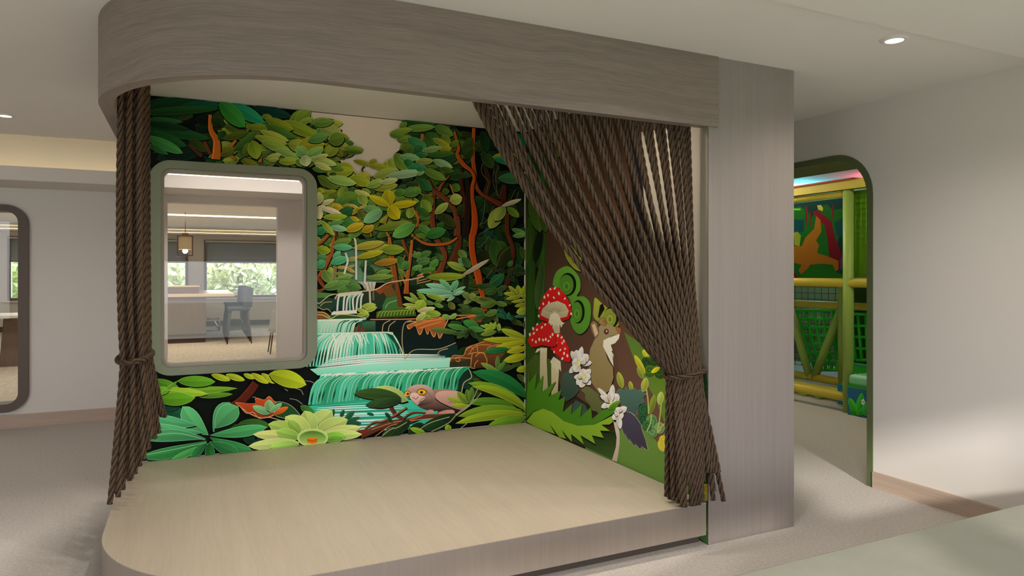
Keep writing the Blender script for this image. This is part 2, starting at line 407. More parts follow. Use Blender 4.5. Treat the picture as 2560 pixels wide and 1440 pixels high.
P.use('printed_foliage')
P.leaves(tA, '''-60,240,380,110,150,14.44.26 100,200,760,60,150,16.52.28 420,220,940,170,140,12.62.46 -100,270,950,212,90,24.62.22 40,345,480,380,66,30.74.34 40,375,310,405,50,18.56.30 -50,420,820,590,130,22.64.30 -20,380,560,470,80,16.44.18
 30,450,220,560,60,18.50.20 40,500,530,680,120,22.66.26 40,560,480,765,120,52.112.52 20,640,300,780,60,30.80.34 560,600,780,740,100,44.56.14 950,420,840,330,110,22.44.14 1010,500,920,580,90,30.60.22 1000,430,1270,470,90,64.84.24
 1060,150,1490,390,150,28.118.82 940,130,1250,440,190,44.116.40 1350,190,1820,310,120,12.48.38 1810,365,1960,240,84,98.126.38 1870,390,2060,240,130,102.128.38 1900,410,2090,330,64,112.136.48 2050,385,2345,375,100,104.128.48
 1460,310,1580,320,60,96.110.30 1700,370,2170,565,140,112.132.32 1500,340,1850,475,112,108.122.26 1260,440,1585,445,78,98.118.30 1500,410,1890,580,92,60.98.32 1440,490,1790,615,84,142.152.54 1360,555,1780,655,78,128.142.48
 980,590,1280,510,80,64.78.16 1110,730,1390,495,80,54.90.28 950,800,1120,700,90,84.88.20 1240,800,1330,640,110,70.92.26 1340,610,1400,835,160,112.132.32 1450,620,1820,750,110,120.142.52 1610,720,1940,825,90,114.148.72
 1520,825,1700,780,58,144.152.72 1545,858,1670,832,44,130.146.60 1670,870,1910,860,90,132.146.42 1880,850,1990,920,80,96.128.40 1790,650,2010,690,150,132.142.42 2150,460,2290,600,150,98.138.78 2180,450,2460,570,180,132.146.72 1900,690,2230,650,210,138.136.32
 2010,800,1890,690,130,106.148.78 2010,812,2220,700,110,112.152.78 2260,800,2400,650,130,122.138.42 2290,620,2480,560,160,88.114.38 2030,610,2280,545,110,82.128.58 2130,820,2280,790,52,152.162.92 2050,825,2370,905,90,152.168.94
 2120,900,2315,980,84,162.168.94 2320,930,2475,970,72,88.118.42 2100,945,2330,990,64,72.108.36 1990,800,2010,925,130,162.172.118 2160,1050,2340,1190,120,88.104.32 2270,1090,2600,1145,120,132.158.88''')
P.leaves(tB, '''0,180,230,152,85,92.124.44 340,440,550,462,62,98.122.38 330,480,540,488,40,64.90.28 970,150,1330,190,90,36.76.36 950,230,1020,165,64,88.118.46 1000,235,1330,212,72,98.132.52 840,280,1085,240,62,108.132.46 840,300,1010,318,52,82.118.36 950,352,1100,338,52,102.126.42
 1250,280,1330,420,160,52.92.36 1330,205,1525,305,104,82.118.46 1040,330,1250,525,150,56.118.72 1010,490,1070,410,120,74.98.32 1100,500,1190,420,90,40.90.42 1490,425,1590,365,58,92.112.36 1410,310,1490,410,92,102.118.36 1310,340,1490,425,62,128.138.42
 1190,475,1410,432,58,112.142.78 1390,458,1510,448,62,138.138.32 1640,490,1740,330,100,46.62.22 1780,470,1850,370,110,42.56.20 1850,480,1960,660,110,40.64.24 1840,260,1900,480,94,20.48.24 1960,250,2050,480,120,16.40.20 2200,280,2300,480,120,20.96.70
 1650,560,1740,430,90,42.60.22 1960,540,2240,600,90,128.140.40''')
P.leaves(tI, '''420,230,710,420,250,132.142.28 250,390,700,330,180,128.140.36 700,560,980,400,240,138.138.38 640,440,990,560,170,132.142.34 1220,190,1420,300,130,138.148.38 1300,130,1460,330,190,138.152.54 1400,40,1640,320,210,98.128.44 310,280,525,302,84,82.112.38 0,290,240,330,84,64.104.34
 0,100,410,230,116,152.168.88 40,200,320,312,94,164.164.90 40,105,260,68,62,154.162.94 290,380,405,378,40,40.66.24 90,420,430,630,160,78.98.28 250,450,745,548,150,132.162.78 590,610,440,765,140,106.128.38 90,640,190,690,84,138.142.32 180,700,410,672,54,122.132.32
 700,150,1000,232,76,118.122.28 970,215,1090,138,84,118.122.28 960,240,1295,272,94,128.132.32 1500,80,1825,112,116,108.152.98 1560,150,1750,265,120,42.98.48 1770,170,1935,162,94,128.142.62 1040,440,1450,305,150,128.142.58 1630,295,1925,250,140,42.114.68
 1260,425,1905,345,130,128.158.118 1050,640,1455,570,136,132.142.48 920,600,1220,500,130,128.152.62 1150,535,1455,480,94,158.168.104 430,880,790,740,230,88.118.38 850,640,985,705,64,118.132.52 720,672,985,752,74,168.172.94
 620,850,870,940,150,58.104.48 800,740,920,905,150,122.142.58 400,900,520,760,94,72.118.52 80,925,372,820,76,178.172.114 80,900,115,700,170,168.168.108 330,940,505,958,112,168.142.38 100,940,492,1062,84,198.184.150 80,955,130,1155,130,178.172.122
 510,960,672,930,94,132.128.42 640,900,785,972,40,172.152.78 925,918,780,976,32,168.148.62 790,968,655,1072,66,148.132.32 780,1000,905,1150,116,82.92.32 500,1160,780,1290,220,62.112.48 500,1050,680,980,150,36.86.48 180,1120,595,1110,104,132.148.42 660,1120,795,1185,64,162.152.38
 270,1255,532,1185,74,82.128.62 310,1290,582,1332,96,116.168.128 140,1175,375,1435,84,132.148.48 80,1410,190,1300,140,42.112.68 80,1250,135,1185,64,112.132.62 850,1370,1045,1270,126,152.132.28 570,1352,880,1238,136,168.148.32 1080,1330,1700,1210,130,102.118.38
 1320,880,1595,745,110,92.118.38 1390,710,1600,680,110,66.108.38 1545,720,1855,655,170,78.118.52 1600,560,1810,540,80,40.60.24 1850,900,1930,1010,90,72.118.38 1830,1120,2010,1150,94,72.122.52 1700,970,1640,1135,140,118.138.52 1745,1255,1370,1450,200,88.144.62
 870,970,1180,1022,140,102.142.82 1190,1015,875,1205,176,108.158.108 1310,910,1285,655,215,152.146.22 1310,930,965,755,116,166.158.24 1310,940,1785,868,116,164.154.20 1300,950,1480,1145,196,164.154.22''')
P.leaves(tK, '''160,60,650,28,94,58.94.32 -20,45,175,72,66,36.98.52 -20,175,275,158,104,124.134.62 200,275,380,240,54,78.98.28 280,145,605,275,116,124.158.108 400,280,628,345,84,64.84.24 100,305,495,482,136,88.118.42 -10,390,125,340,66,112.148.94 -20,290,145,270,96,42.114.68
 30,475,245,665,156,36.84.42 430,690,548,672,96,64.78.24 610,570,725,665,130,68.98.28 570,840,765,790,180,142.158.72 310,1062,530,880,120,132.148.62 130,740,230,960,190,78.94.28 85,830,235,1032,150,108.134.42 -10,690,65,650,100,84.124.42 40,1115,222,1110,116,62.108.42
 -20,970,210,1080,110,48.84.30 30,1262,232,1210,64,82.88.22 420,1070,655,1285,150,46.54.20 30,1265,250,1390,110,72.118.48 150,1440,490,1340,170,46.104.42 690,1080,790,900,110,40.50.18
 1440,950,1240,1312,210,124.138.54 1500,945,1335,1178,160,122.138.62 1445,935,1780,815,62,168.164.128 1550,960,1742,1115,110,88.118.32 1295,90,1720,60,110,128.142.42 1310,120,1740,205,110,32.122.82 1390,460,1880,455,176,52.104.62 1620,1325,1860,1400,74,78.124.62 1640,1442,1860,1420,74,92.132.62''')
P.leaves(tE, '''180,600,330,790,170,92.118.52 370,130,665,70,116,98.124.46 350,190,685,196,102,82.154.104 860,237,1315,160,96,142.144.52 690,212,1230,108,122,152.144.48 1170,238,1565,232,160,112.134.38 750,372,1215,268,100,148.144.28 1060,475,1485,415,112,144.108.32 600,412,765,380,66,138.134.62
 350,372,475,268,76,84.154.108 310,465,615,378,120,72.154.104 80,215,295,272,140,118.138.28 80,372,235,358,96,68.118.68 80,545,205,430,140,62.134.84 420,540,582,540,44,148.134.62 582,552,722,502,34,142.134.62 580,550,718,622,44,154.134.64
 390,640,690,692,66,112.134.58 540,702,690,680,52,112.138.62 380,745,570,698,56,102.128.52 1090,632,1345,598,66,92.128.58 910,712,1385,688,86,102.128.52 380,780,830,900,220,72.108.52 200,905,645,780,130,80.120.54 200,880,450,770,80,92.126.56 420,955,705,860,104,76.114.50 560,850,820,900,90,66.100.48
 1470,350,1575,585,130,62.104.42 1540,570,1630,440,120,66.112.46 1700,335,1860,330,74,82.114.62 1700,562,1870,530,86,84.134.62 1780,440,1900,380,90,72.112.52 1580,700,1480,570,80,92.110.44''')

# far falls and the stepped cascades
P.use('printed_waterfall')
WH, MT, TL, DT = (188, 184, 170), (140, 196, 168), (62, 172, 136), (16, 58, 46)
for q in ('715,40 740,180 745,750', '560,290 600,420 570,540 540,650', '910,420 900,600 890,790'): P.line(P.T(tE, q), 4.8, WH)
P.poly(P.T(tE, '770,785 1085,785 1050,925 920,935 860,850'), (182, 172, 156), (168, 164, 148))
for q in ('810,790 860,850 890,935', '850,790 900,860 920,930', '950,800 985,930', '1010,800 1020,925'): P.line(P.T(tE, q), 1.6, (70, 92, 70))
P.poly(P.T(tE, '860,950 1080,920 1400,800 1440,1250 840,1260'), (44, 48, 28), (24, 44, 30))
P.line(P.T(tE, '975,935 985,1160'), 4.5, (168, 166, 140)); P.line(P.T(tE, '1035,935 1040,1100'), 4, (92, 92, 70))
P.poly(P.T(tE, '1060,930 1240,850 1390,800 1300,900 1150,1000'), (120, 62, 28))
P.poly(P.T(tE, '80,960 420,990 260,1040 120,1150 80,1130'), (66, 112, 48)); P.poly(P.T(tE, '80,1060 260,1050 400,1080 350,1270 80,1240'), (32, 52, 36))
P.line(P.T(tE, '80,1135 120,1150 270,1030 410,990'), 2, (170, 156, 118)); P.line(P.T(tE, '130,1200 200,1140 330,1125'), 2, (150, 140, 104)); P.line(P.T(tE, '85,1210 180,1260 260,1250 340,1330'), 2, (130, 140, 92))
P.poly(P.T(tE, '360,1040 480,985 860,940 830,1270 350,1280'), (26, 72, 56), (14, 44, 36))
for a, b, c in ((480,440,420), (580,540,525), (680,600,575), (720,640,640), (770,690,700), (820,770,745), (860,830,820)):
    P.line(P.T(tE, f'{a},985 {b},1070 {c},1280'), [5, 4.6, 4.2], WH if a not in (720,) else (110, 160, 132))
P.line(P.T(tE, '385,1080 430,1000 500,985 860,945 1080,915 1250,820 1400,780 1700,740 1900,690'), 3, (188, 150, 112))
P.poly(P.T(tE, '400,1010 500,980 850,945 840,985 480,1040'), (182, 176, 160))
P.poly(P.T(tE, '310,1350 350,1290 750,1265 760,1325'), (196, 190, 180))
P.poly(P.T(tE, '80,1290 210,1300 300,1350 480,1350 900,1370 960,1400 900,1425 80,1425'), (38, 70, 30)); P.poly(P.T(tE, '80,1290 200,1305 300,1400 80,1420'), (120, 66, 32))
P.line(P.T(tE, '80,1345 170,1350 310,1410 450,1345 700,1355 900,1390 970,1350'), 2, (166, 172, 92)); P.line(P.T(tE, '80,1300 200,1310 300,1390'), 2, (190, 150, 100))
P.use('printed_rocks')
P.poly(P.T(tE, '1090,1300 1250,1240 1450,1200 1650,1230 1760,1300 1770,1370 1080,1405'), (64, 92, 28), (44, 70, 24))
for k in range(12):
    x = 1110+k*55; P.line(P.T(tE, f'{x},{1380-k*4} {x+30},{1310-k*5} {x+70},{1290-k*2}'), 1.6, (142, 158, 56))
P.poly(P.T(tE, '1190,1200 1260,1050 1440,1020 1450,1230 1200,1290'), (52, 96, 46)); P.line(P.T(tE, '1240,1230 1300,1150 1440,1100'), 1.6, (142, 156, 104))
P.poly(P.T(tE, '1200,950 1330,840 1420,960 1440,1020 1260,1040'), (92, 66, 28))
P.poly(P.T(tC, '420,592 700,580 1000,600 1060,720 1080,870 1030,890 690,895 660,800 600,720 540,690 300,690'), (14, 22, 18), (10, 26, 24))
P.poly(P.T(tC, '690,890 760,830 940,815 1080,780 1090,880'), (16, 40, 36)); P.poly(P.T(tC, '370,610 470,605 470,680 300,685'), (52, 92, 62), (28, 54, 36)); P.poly(P.T(tC, '300,650 380,640 390,685 310,690'), (84, 52, 32))
P.use('printed_waterfall')
P.poly(P.T(tC, '20,602 395,592 320,612 295,690 20,698'), (150, 200, 176), (120, 176, 146))
for k in range(13):
    a = 60+k*24; P.line(P.T(tC, f'{a+70},600 {a+20},625 {a},690'), 2.2, [DT, WH, (36, 92, 60)][k % 3] if k > 3 else WH)
P.line(P.T(tC, '20,600 400,590'), 3, (200, 206, 190))
P.poly(P.T(tC, '20,700 540,688 590,705 640,770 662,888 20,950'), TL, (48, 150, 122))
for k in range(30):
    t = k/29; a = 150+410*t; b = -40+705*t**1.02; y0 = 694-4*t; y1 = 948-58*t; w = 15-5*t
    q = P.T(tC, f'{a},{y0} {a+(b-a)*.42},{y0+22} {a+(b-a)*.80},{y0+95} {b},{y1}')
    base = [(70, 176, 142), (86, 190, 156), (58, 160, 128), (104, 196, 166), (64, 170, 136)][k % 5]
    P.line(q, [v/3 for v in (9, w+3, w+4, w)], base, tuple(v*.92 for v in base))
    if t < .62 and k % 2 == 0 or k % 4 == 1: P.line([(x-1.2, y) for x, y in q], [1.8, 2.6 if t < .4 else 1.6, 3.2 if .1 < t < .4 else 1.6, 1.4], (198, 204, 188), (176, 200, 178))
    if t < .26 or t > .8 or k % 6 == 3:
        m = [(q[1][0]*.5+q[2][0]*.5+2, q[1][1]*.4+q[2][1]*.6), (q[2][0]*.6+q[3][0]*.4+2.4, q[2][1]*.6+q[3][1]*.4), (q[3][0]+2.5, q[3][1]-2)]
        P.line(m, [.6, 4.4 if t < .3 else 3, 2.2], (14, 48, 34))
    if .18 < t < .42: P.line([(x+1.6, y) for x, y in q], [1.6, 3.4, 3.6, 1.6], (202, 206, 190), (184, 202, 182))
for k in range(22):
    a = 120+random.random()*420; P.line(P.T(tC, f'{a},700 {a+20},{730+random.random()*30} {a+34},{770+random.random()*60}'), [2.4, 2, .6], (196, 206, 190))
P.line(P.T(tC, '20,702 540,690 600,712 650,790 688,890'), 2.4, (196, 200, 180)); P.poly(P.T(tC, '545,694 600,712 645,790 660,885 640,840 610,770'), (20, 66, 44))
P.poly(P.T(tC, '-20,965 500,905 1030,878 1028,945 1180,945 700,985 40,1012'), (152, 204, 182), (108, 190, 160))
for k in range(15):
    y = 962-k*5+random.uniform(-2, 2); P.line(P.T(tC, f'{10+k*8},{y+6} {400+random.random()*80},{y-34} {1020-random.random()*120},{y-62+k*2}'), [.9, 2.0, .8], (206, 212, 198) if k % 3 else (88, 178, 150))
P.poly(P.T(tC, '60,1010 700,975 1185,943 1125,1010 1088,1120 700,1190 -10,1235 20,1100'), (50, 160, 116), (40, 138, 104))
for k in range(41):
    t = k/40; a = 215+965*t; b = -25+1108*t; y0 = 1006-60*t; y1 = 1232-110*t; hh = y1-y0
    q = P.T(tC, f'{a},{y0} {a+(b-a)*.45},{y0+.07*hh} {a+(b-a)*.84},{y0+.36*hh} {b},{y1}')
    base = [(58, 172, 132), (44, 150, 110), (76, 184, 148), (38, 140, 100), (60, 166, 128)][(k*2+k//5) % 5]
    if t > .55: base = tuple(v*u for v, u in zip(base, (.8, .92, .84)))
    P.line(q, [2, 7.6, 8.6, 6.4], base, tuple(v*.9 for v in base))
    if k % 3 != 1: P.line([(x-1.6, y) for x, y in q], [.8, 1.5, 1.4, .8], (176, 200, 176), (140, 186, 156))
    if k % 3 == 0 or k % 7 == 2:
        m = [(q[1][0]*.35+q[2][0]*.65+2.4, q[1][1]*.35+q[2][1]*.65), (q[2][0]*.55+q[3][0]*.45+2.6, q[2][1]*.55+q[3][1]*.45), (q[2][0]*.12+q[3][0]*.88+2, q[2][1]*.12+q[3][1]*.88)]
        P.line(m, [.6, 4.2, .9], (16, 60, 44))
for k in range(40):
    a = 90+random.random()*900; P.line(P.T(tC, f'{a},{1008-.05*a} {a-30},{1016-.05*a} {a-52},{1034-.05*a}'), [2.6, 2.2, .6], (198, 206, 190))
P.line(P.T(tC, '60,1012 700,984 1182,944'), 2, (206, 210, 196))
P.poly(P.T(tC, '-40,1240 700,1188 960,1240 900,1360 600,1420 -60,1420'), (54, 168, 138), (44, 150, 124))
for k in range(16):
    y = 1232+k*13; x0 = -10+random.random()*140; P.line(P.T(tC, f'{x0},{y+10} {x0+250},{y-8+random.random()*10} {x0+560+random.random()*200},{y-16}'), [1, 2.4, .8], (200, 214, 200) if k % 4 else (30, 96, 72))
P.use('printed_rocks')
for q in ('520,690 530,630 580,600', '565,690 575,640 620,605', '690,892 668,760 682,630 740,600', '690,892 760,822 940,815 1070,768', '920,880 950,830 1010,812'): P.line(P.T(tC, q), 2, (158, 142, 104))
P.poly(P.T(tC, '705,640 820,600 1000,578 985,650 950,735 928,680 905,725 872,665 858,705 832,650 800,708 768,640 720,665'), (160, 92, 40), (120, 66, 32), rim=(196, 140, 84))
for q in ('700,612 900,600 1010,570 1220,560', '430,595 700,592 860,584 1000,575', '760,640 860,610 980,590', '800,660 860,640 960,610'): P.line(P.T(tC, q), 2.6, (186, 112, 60))
P.poly(P.T(tG, '650,110 1040,50 1150,40 1090,170 980,160 860,90'), (150, 66, 24)); P.line(P.T(tG, '660,120 860,80 1040,50'), 2.4, (200, 120, 60))
P.poly(P.T(tG, '555,940 560,840 620,740 800,730 850,610 960,560 1200,470 1480,420 1500,700 1300,940 960,960 920,930'), (124, 76, 36), (58, 32, 16))
P.poly(P.T(tG, '560,940 570,850 780,830 910,790 910,930'), (40, 44, 26))
for q in ('560,850 620,740 790,740 850,610 1000,550 1200,480', '590,790 700,770 930,790', '640,800 720,780 720,840 660,830', '915,935 940,720 990,690 1140,690', '980,940 990,880 1040,820', '1020,560 1040,680', '830,650 920,590 960,640', '900,700 950,620 1060,560 1260,560', '1200,650 1220,600 1400,545', '1130,690 1190,800 1190,880', '1000,760 1060,700 1180,700', '860,720 940,700'): P.line(P.T(tG, q), 2, (176, 118, 62))
P.poly(P.T(tH, '1700,10 1780,40 1760,130 1650,200 1620,330 1560,310 1580,160 1640,60'), (18, 40, 28))
P.line(P.T(tH, '1720,10 1745,60 1750,130 1650,200 1620,330'), 2.2, (156, 150, 118))

P.use('printed_foliage')
P.leaves(tE, '840,1212,1075,1175,86,142.158.62 890,1285,1095,1215,76,138.154.58 750,1240,960,1335,66,142.158.58 760,1335,960,1345,40,128.150.50')
P.leaves(tE, '1780,1140,1560,1040,50,120.140.56 1800,1120,1660,970,56,112.136.56 1770,1190,1540,1170,46,140.156.70 1780,1220,1580,1230,40,140.152.70')
P.leaves(tF, '''0,340,70,300,80,82.124.52 50,340,240,275,96,68.108.48 10,425,225,395,66,72.110.50 20,485,225,440,56,68.104.52 220,545,360,405,110,72.124.48 -10,565,75,510,76,84.134.58 30,605,315,560,76,72.114.42 330,310,430,420,90,52.84.34
 830,590,515,455,110,118.138.48 160,708,825,688,126,118.134.32 760,685,1230,402,62,158.148.118 715,250,840,382,116,88.114.48 715,380,785,518,66,88.134.84 770,370,910,535,120,52.84.38
 930,1080,800,1155,64,98.118.52 930,1070,765,965,96,92.112.50 990,1110,930,975,90,112.124.52 960,1050,1210,1150,110,98.118.48 1050,1065,1345,1122,74,66.88.36 1345,1150,1085,1195,104,72.98.38 1340,1140,1535,1180,74,78.104.42
 1000,848,1380,905,96,38.64.28 1370,930,1140,935,76,42.72.30 1370,935,1525,860,84,48.72.36 1350,960,1160,985,66,46.74.32 1380,960,1450,1010,60,48.74.32 1560,520,1620,430,60,46.98.46
 640,930,145,828,100,118.168.134 640,990,-10,930,100,108.164.130 580,910,385,748,84,98.158.114 580,930,695,762,96,92.154.108 600,970,825,868,42,118.166.126 620,1010,805,940,42,112.162.120 610,1020,335,1050,46,130.160.120 640,1040,508,1112,40,116.160.120 650,1010,780,955,34,110.160.120
 160,1010,480,1090,70,120.142.40 0,960,160,1100,60,112.136.40 60,1110,295,1162,64,78.108.48 300,1150,415,1108,54,72.102.42 300,1170,445,1212,54,92.124.52 10,1275,110,1100,190,132.152.48 10,1290,305,1230,76,168.168.114 150,1310,405,1342,106,122.148.48 90,1380,230,1390,70,112.140.46 -10,1440,145,1320,96,152.162.84
 570,1408,430,1360,74,108.144.62 570,1412,670,1330,66,116.150.66 1165,1350,935,1240,120,58.94.38 1170,1362,1370,1270,96,78.108.42 1160,1360,960,1420,76,56.84.36 690,1260,1010,1315,76,52.78.32 540,1140,640,1245,96,88.98.38 700,1170,880,1230,50,60.86.40
 1860,1070,1760,1010,30,110.124.34 1760,1012,1478,980,64,128.138.34 1700,990,1565,858,58,124.136.36 1740,1010,1720,848,86,128.140.36 1800,1040,1835,848,76,126.138.36 1780,1030,1518,1078,50,126.136.34 1870,1090,1610,1128,44,130.140.38 1870,1158,1670,1202,54,122.132.34 1880,1250,1700,1312,110,132.142.36
 1540,1420,1380,1245,44,26.78.52 1540,1420,1330,1325,44,28.82.56 1540,1420,1440,1250,44,24.70.46 1560,1420,1565,1310,50,30.88.60 1580,1430,1630,1400,40,28.80.54 1880,1360,1665,1378,44,46.98.62 1500,590,1340,600,50,34.44.24 1560,640,1640,560,50,38.50.26 1600,650,1700,520,50,36.48.26 1640,650,1850,640,44,36.50.26 1560,660,1660,770,70,34.46.24''')
P.leaves(tG, '''850,285,520,222,84,62.114.48 1045,235,790,160,120,52.114.46 880,272,1145,308,86,62.118.52 700,350,245,288,76,72.98.42 860,300,680,440,84,52.78.32 890,290,1035,450,74,38.58.24 860,330,820,440,60,34.52.22 600,370,800,350,50,52.74.34
 1310,275,1080,228,42,122.148.46 1310,275,1155,205,42,124.150.46 1305,270,1245,180,44,126.150.48 1320,280,1335,168,44,124.148.46 1310,285,1135,310,44,118.142.46 1400,320,1392,190,54,122.146.46 1350,330,1085,385,76,98.118.42
 1880,470,1430,290,116,128.144.34 1880,485,1125,468,96,142.148.28 1880,505,1315,612,96,142.148.28 1880,605,1530,682,96,138.144.28 1880,735,1478,832,126,142.148.28 1880,945,1700,995,96,132.142.28 1560,625,1145,675,96,32.98.48
 1370,1010,1090,868,76,102.128.52 1370,1005,1372,745,66,78.104.42 1375,1000,1505,830,56,72.114.48 1385,1020,1715,898,56,48.68.30''')
P.use('printed_bird')
bd = P.T(tH, '1200,310 1350,285 1480,295 1580,330 1660,440 1690,545 1600,600 1450,600 1300,592 1130,575 1010,515 1100,480 1230,430')
P.poly(bd, (150, 112, 98), (22, 10, 8), smooth=True)
P.poly(P.T(tH, '1250,390 1290,325 1380,308 1480,310 1570,318 1640,400 1700,540 1600,572 1450,525 1310,455'), (186, 148, 134), (146, 106, 94), smooth=True, shadow=(-1, 2))
for k in range(9): P.line(P.T(tH, f'{1420+k*22},{470-k*12} {1520+k*14},{480-k*14} {1620+k*6},{500-k*16}'), 1, (122, 86, 78))
P.poly(P.T(tH, '835,330 880,268 960,230 1060,221 1150,240 1215,300 1245,380 1245,440 1170,490 1010,512 930,440 870,392'), (182, 148, 132), (46, 22, 16), smooth=True)
for k in range(14): P.line(P.T(tH, f'{1120+k*7},{300+k*9} {1140+k*7},{312+k*10}'), .9, (112, 80, 68))
P.poly(P.T(tH, '838,330 870,320 905,350 905,400 870,395 845,370'), (60, 32, 22), smooth=True)
P.ell(*P.T(tH, '865,350')[0], 6.4, 6.4, (206, 152, 34), rim=(40, 22, 12)); P.ell(*P.T(tH, '872,352')[0], 3, 3, (60, 34, 14))
P.ell(*P.T(tH, '1065,326')[0], 10.6, 6.6, (210, 158, 34), rim=(40, 22, 12), rw=1.6); P.ell(*P.T(tH, '1062,330')[0], 3.8, 3.4, (50, 26, 12))
P.poly(P.T(tH, '900,370 940,335 1000,342 1040,372 1115,395 1095,432 1050,460 1005,506 950,460 905,412'), (206, 172, 158), (168, 128, 116), smooth=True, shadow=(.5, 1))
P.line(P.T(tH, '935,395 960,410 985,425 1020,388'), 1.2, (70, 44, 38)); P.line(P.T(tH, '1110,398 1050,440 1015,480'), 1.6, (104, 70, 62))
for a, b in (((1230, 600), (1095, 640)), ((1220, 590), (1120, 610)), ((1520, 600), (1260, 650)), ((1500, 590), (1300, 620)), ((1480, 610), (1320, 660))): P.line([P.T(tH, f'{a[0]},{a[1]}')[0], P.T(tH, f'{(a[0]+b[0])/2},{(a[1]+b[1])/2-12}')[0], P.T(tH, f'{b[0]},{b[1]}')[0]], [6, 6.5, 5], (176, 130, 114), (160, 116, 104))
P.use('printed_tree_trunks')
trunk(tH, '1560,640 1300,655 1080,665 900,722 700,745 500,805 220,930', [50,44,50,66,76,80,90], (88, 44, 28), (77, 38, 24))
for q in ('900,720 700,740 500,800 230,900', '900,740 640,790 420,940', '1080,650 900,712', '1540,680 1200,690 900,725'): P.line(P.T(tH, q), 1.8, (164, 112, 72))
trunk(tH, '1110,612 960,605 870,640 815,690', [14,22,24,18], (98, 62, 32)); trunk(tH, '620,510 680,610 820,715', [42,44,30], (79, 36, 24)); trunk(tH, '855,540 700,640 520,730 400,742 275,835', [24,26,26,24,16], (116, 74, 42))
P.poly(P.T(tH, '180,860 300,835 380,850 250,920'), (96, 40, 22))
P.use('printed_foliage')
P.leaves(tH, '870,445,340,320,190,152.168.94,40 775,400,130,345,150,44.70.28,20 775,440,290,500,124,38.64.28,-10 780,430,400,520,100,34.58.26')
P.leaves(tH, '''1560,640,1040,845,150,22.44.20 1400,760,1100,830,120,24.50.22 900,720,640,920,130,26.46.22 700,830,520,940,90,34.58.26 1080,760,880,900,120,22.40.18 200,740,20,790,60,30.66.40 130,590,0,700,60,32.76.40 640,700,560,610,44,20.56.34 600,690,660,740,40,20.54.34 400,640,310,620,30,24.72.48
 2540,400,1770,50,190,28.98.46,70 2540,580,1710,203,150,96.128.30,70 2540,600,1770,255,110,118.138.28,80 2370,545,1700,470,120,72.114.28,40 2530,625,1570,662,150,98.128.28,60 2530,640,1535,762,116,122.142.30,50 2530,680,1980,800,140,92.128.32,10
 1110,890,908,828,64,112.144.34 1430,860,1430,782,80,114.142.34 1715,505,1420,398,64,128.148.38 1725,522,1478,505,46,132.152.40 1705,480,1558,325,84,98.124.38 1715,470,1690,288,66,78.108.34 1735,460,1762,258,64,76.108.34''')
for q in ('1840,280 1740,480 1560,620 1440,750 1200,872', '1890,340 1720,520 1540,650', '1450,670 1240,730 1110,790 1040,845', '690,830 760,800 860,740', '1690,760 1600,830', '520,930 620,850 690,825', '1740,-10 1800,0'): P.line(P.T(tH, q), 1.8, (150, 146, 112))
P.leaves(tD, '''200,680,520,730,130,20.72.46 180,650,420,640,90,16.58.38 150,480,1100,422,80,98.142.32 100,330,420,430,110,72.122.28 400,335,840,345,120,82.138.28 640,520,1045,490,54,78.124.28 130,440,755,490,90,132.164.42 150,545,605,530,150,82.138.24,10 130,460,300,440,90,96.146.34
 400,335,140,540,34,92.142.38 800,262,1018,326,64,150.166.34 970,262,1188,326,64,152.168.34 1180,256,1305,306,48,150.166.34 1270,250,1468,362,66,162.172.34 1390,250,1548,362,60,160.172.34 1480,255,1912,380,190,152.168.28,-8''')
for q in ('1780,420 1850,445 1880,500', '1720,545 1800,560 1870,610', '1890,335 1960,340 2015,365', '1660,430 1700,455', '1200,545 1260,530 1320,525'): P.line(P.T(tD, q), 1.5, (140, 132, 110))
P.use('printed_tree_trunks'); trunk(tD, '1320,360 1240,470 1130,580 1000,640', [90,100,90,60], (74, 26, 14))
P.use('printed_flower')
P.poly(P.T(tD, '1080,590 1310,605 1320,540 1420,562 1480,520 1540,580 1625,600 1560,720 1400,770 1240,715'), (176, 68, 22), (128, 46, 18), rim=(196, 132, 86))
P.poly(P.T(tD, '1560,590 1700,610 1800,690 1840,780 1640,770 1540,720'), (26, 66, 30), smooth=True, rim=(150, 150, 110))
P.leaves(tD, '1480,720,1285,635,80,112.164.112 1480,690,1475,560,100,116.158.104 1490,705,1625,600,54,104.164.112 1530,725,1700,645,54,196.84.28')
P.line(P.T(tD, '1140,640 1210,715 1290,705 1360,775 1480,765 1640,810'), 1.8, (176, 140, 110))
P.use('printed_foliage')
P.leaves(tD, '1850,630,2020,740,90,56.104.40 1100,860,1480,860,150,44.84.28 960,890,1450,880,90,36.70.26 1300,1060,1180,960,120,18.50.34 1400,1010,1290,1140,90,16.44.24 2350,850,2560,830,60,28.70.44 2220,760,2240,670,36,24.70.44 2320,760,2360,680,40,26.76.48 2380,800,2480,690,44,28.80.50 2140,720,2140,680,30,24.70.44 2390,830,2540,760,40,28.80.50')
P.leaves(tD, '''820,930,1010,590,250,66.136.82,20 840,890,1110,640,230,72.146.90,-20 760,970,460,640,210,76.154.94,-30 620,855,120,760,124,74.152.98,-20 700,945,120,850,86,76.150.98,-20 735,1020,-20,1010,140,62.134.80,40 745,1040,-30,1230,130,46.116.58,-34 760,1070,330,1260,70,60.134.64,-10
 780,975,1450,880,124,66.146.84,10 780,1000,1270,1150,116,46.120.62,24 780,1050,1120,1190,130,40.104.54,10 775,1060,780,1240,110,30.88.38 740,1060,560,1240,90,36.100.48''', shape=1.0, rim=.7)
P.line(P.T(tD, '720,1030 380,950 0,1000'), 1.4, (120, 178, 130)); P.line(P.T(tD, '740,1060 360,1140 0,1210'), 1.4, (120, 178, 130)); P.line(P.T(tD, '600,525 420,460 250,440'), 1.2, (140, 176, 70))
P.use('printed_water_lily')
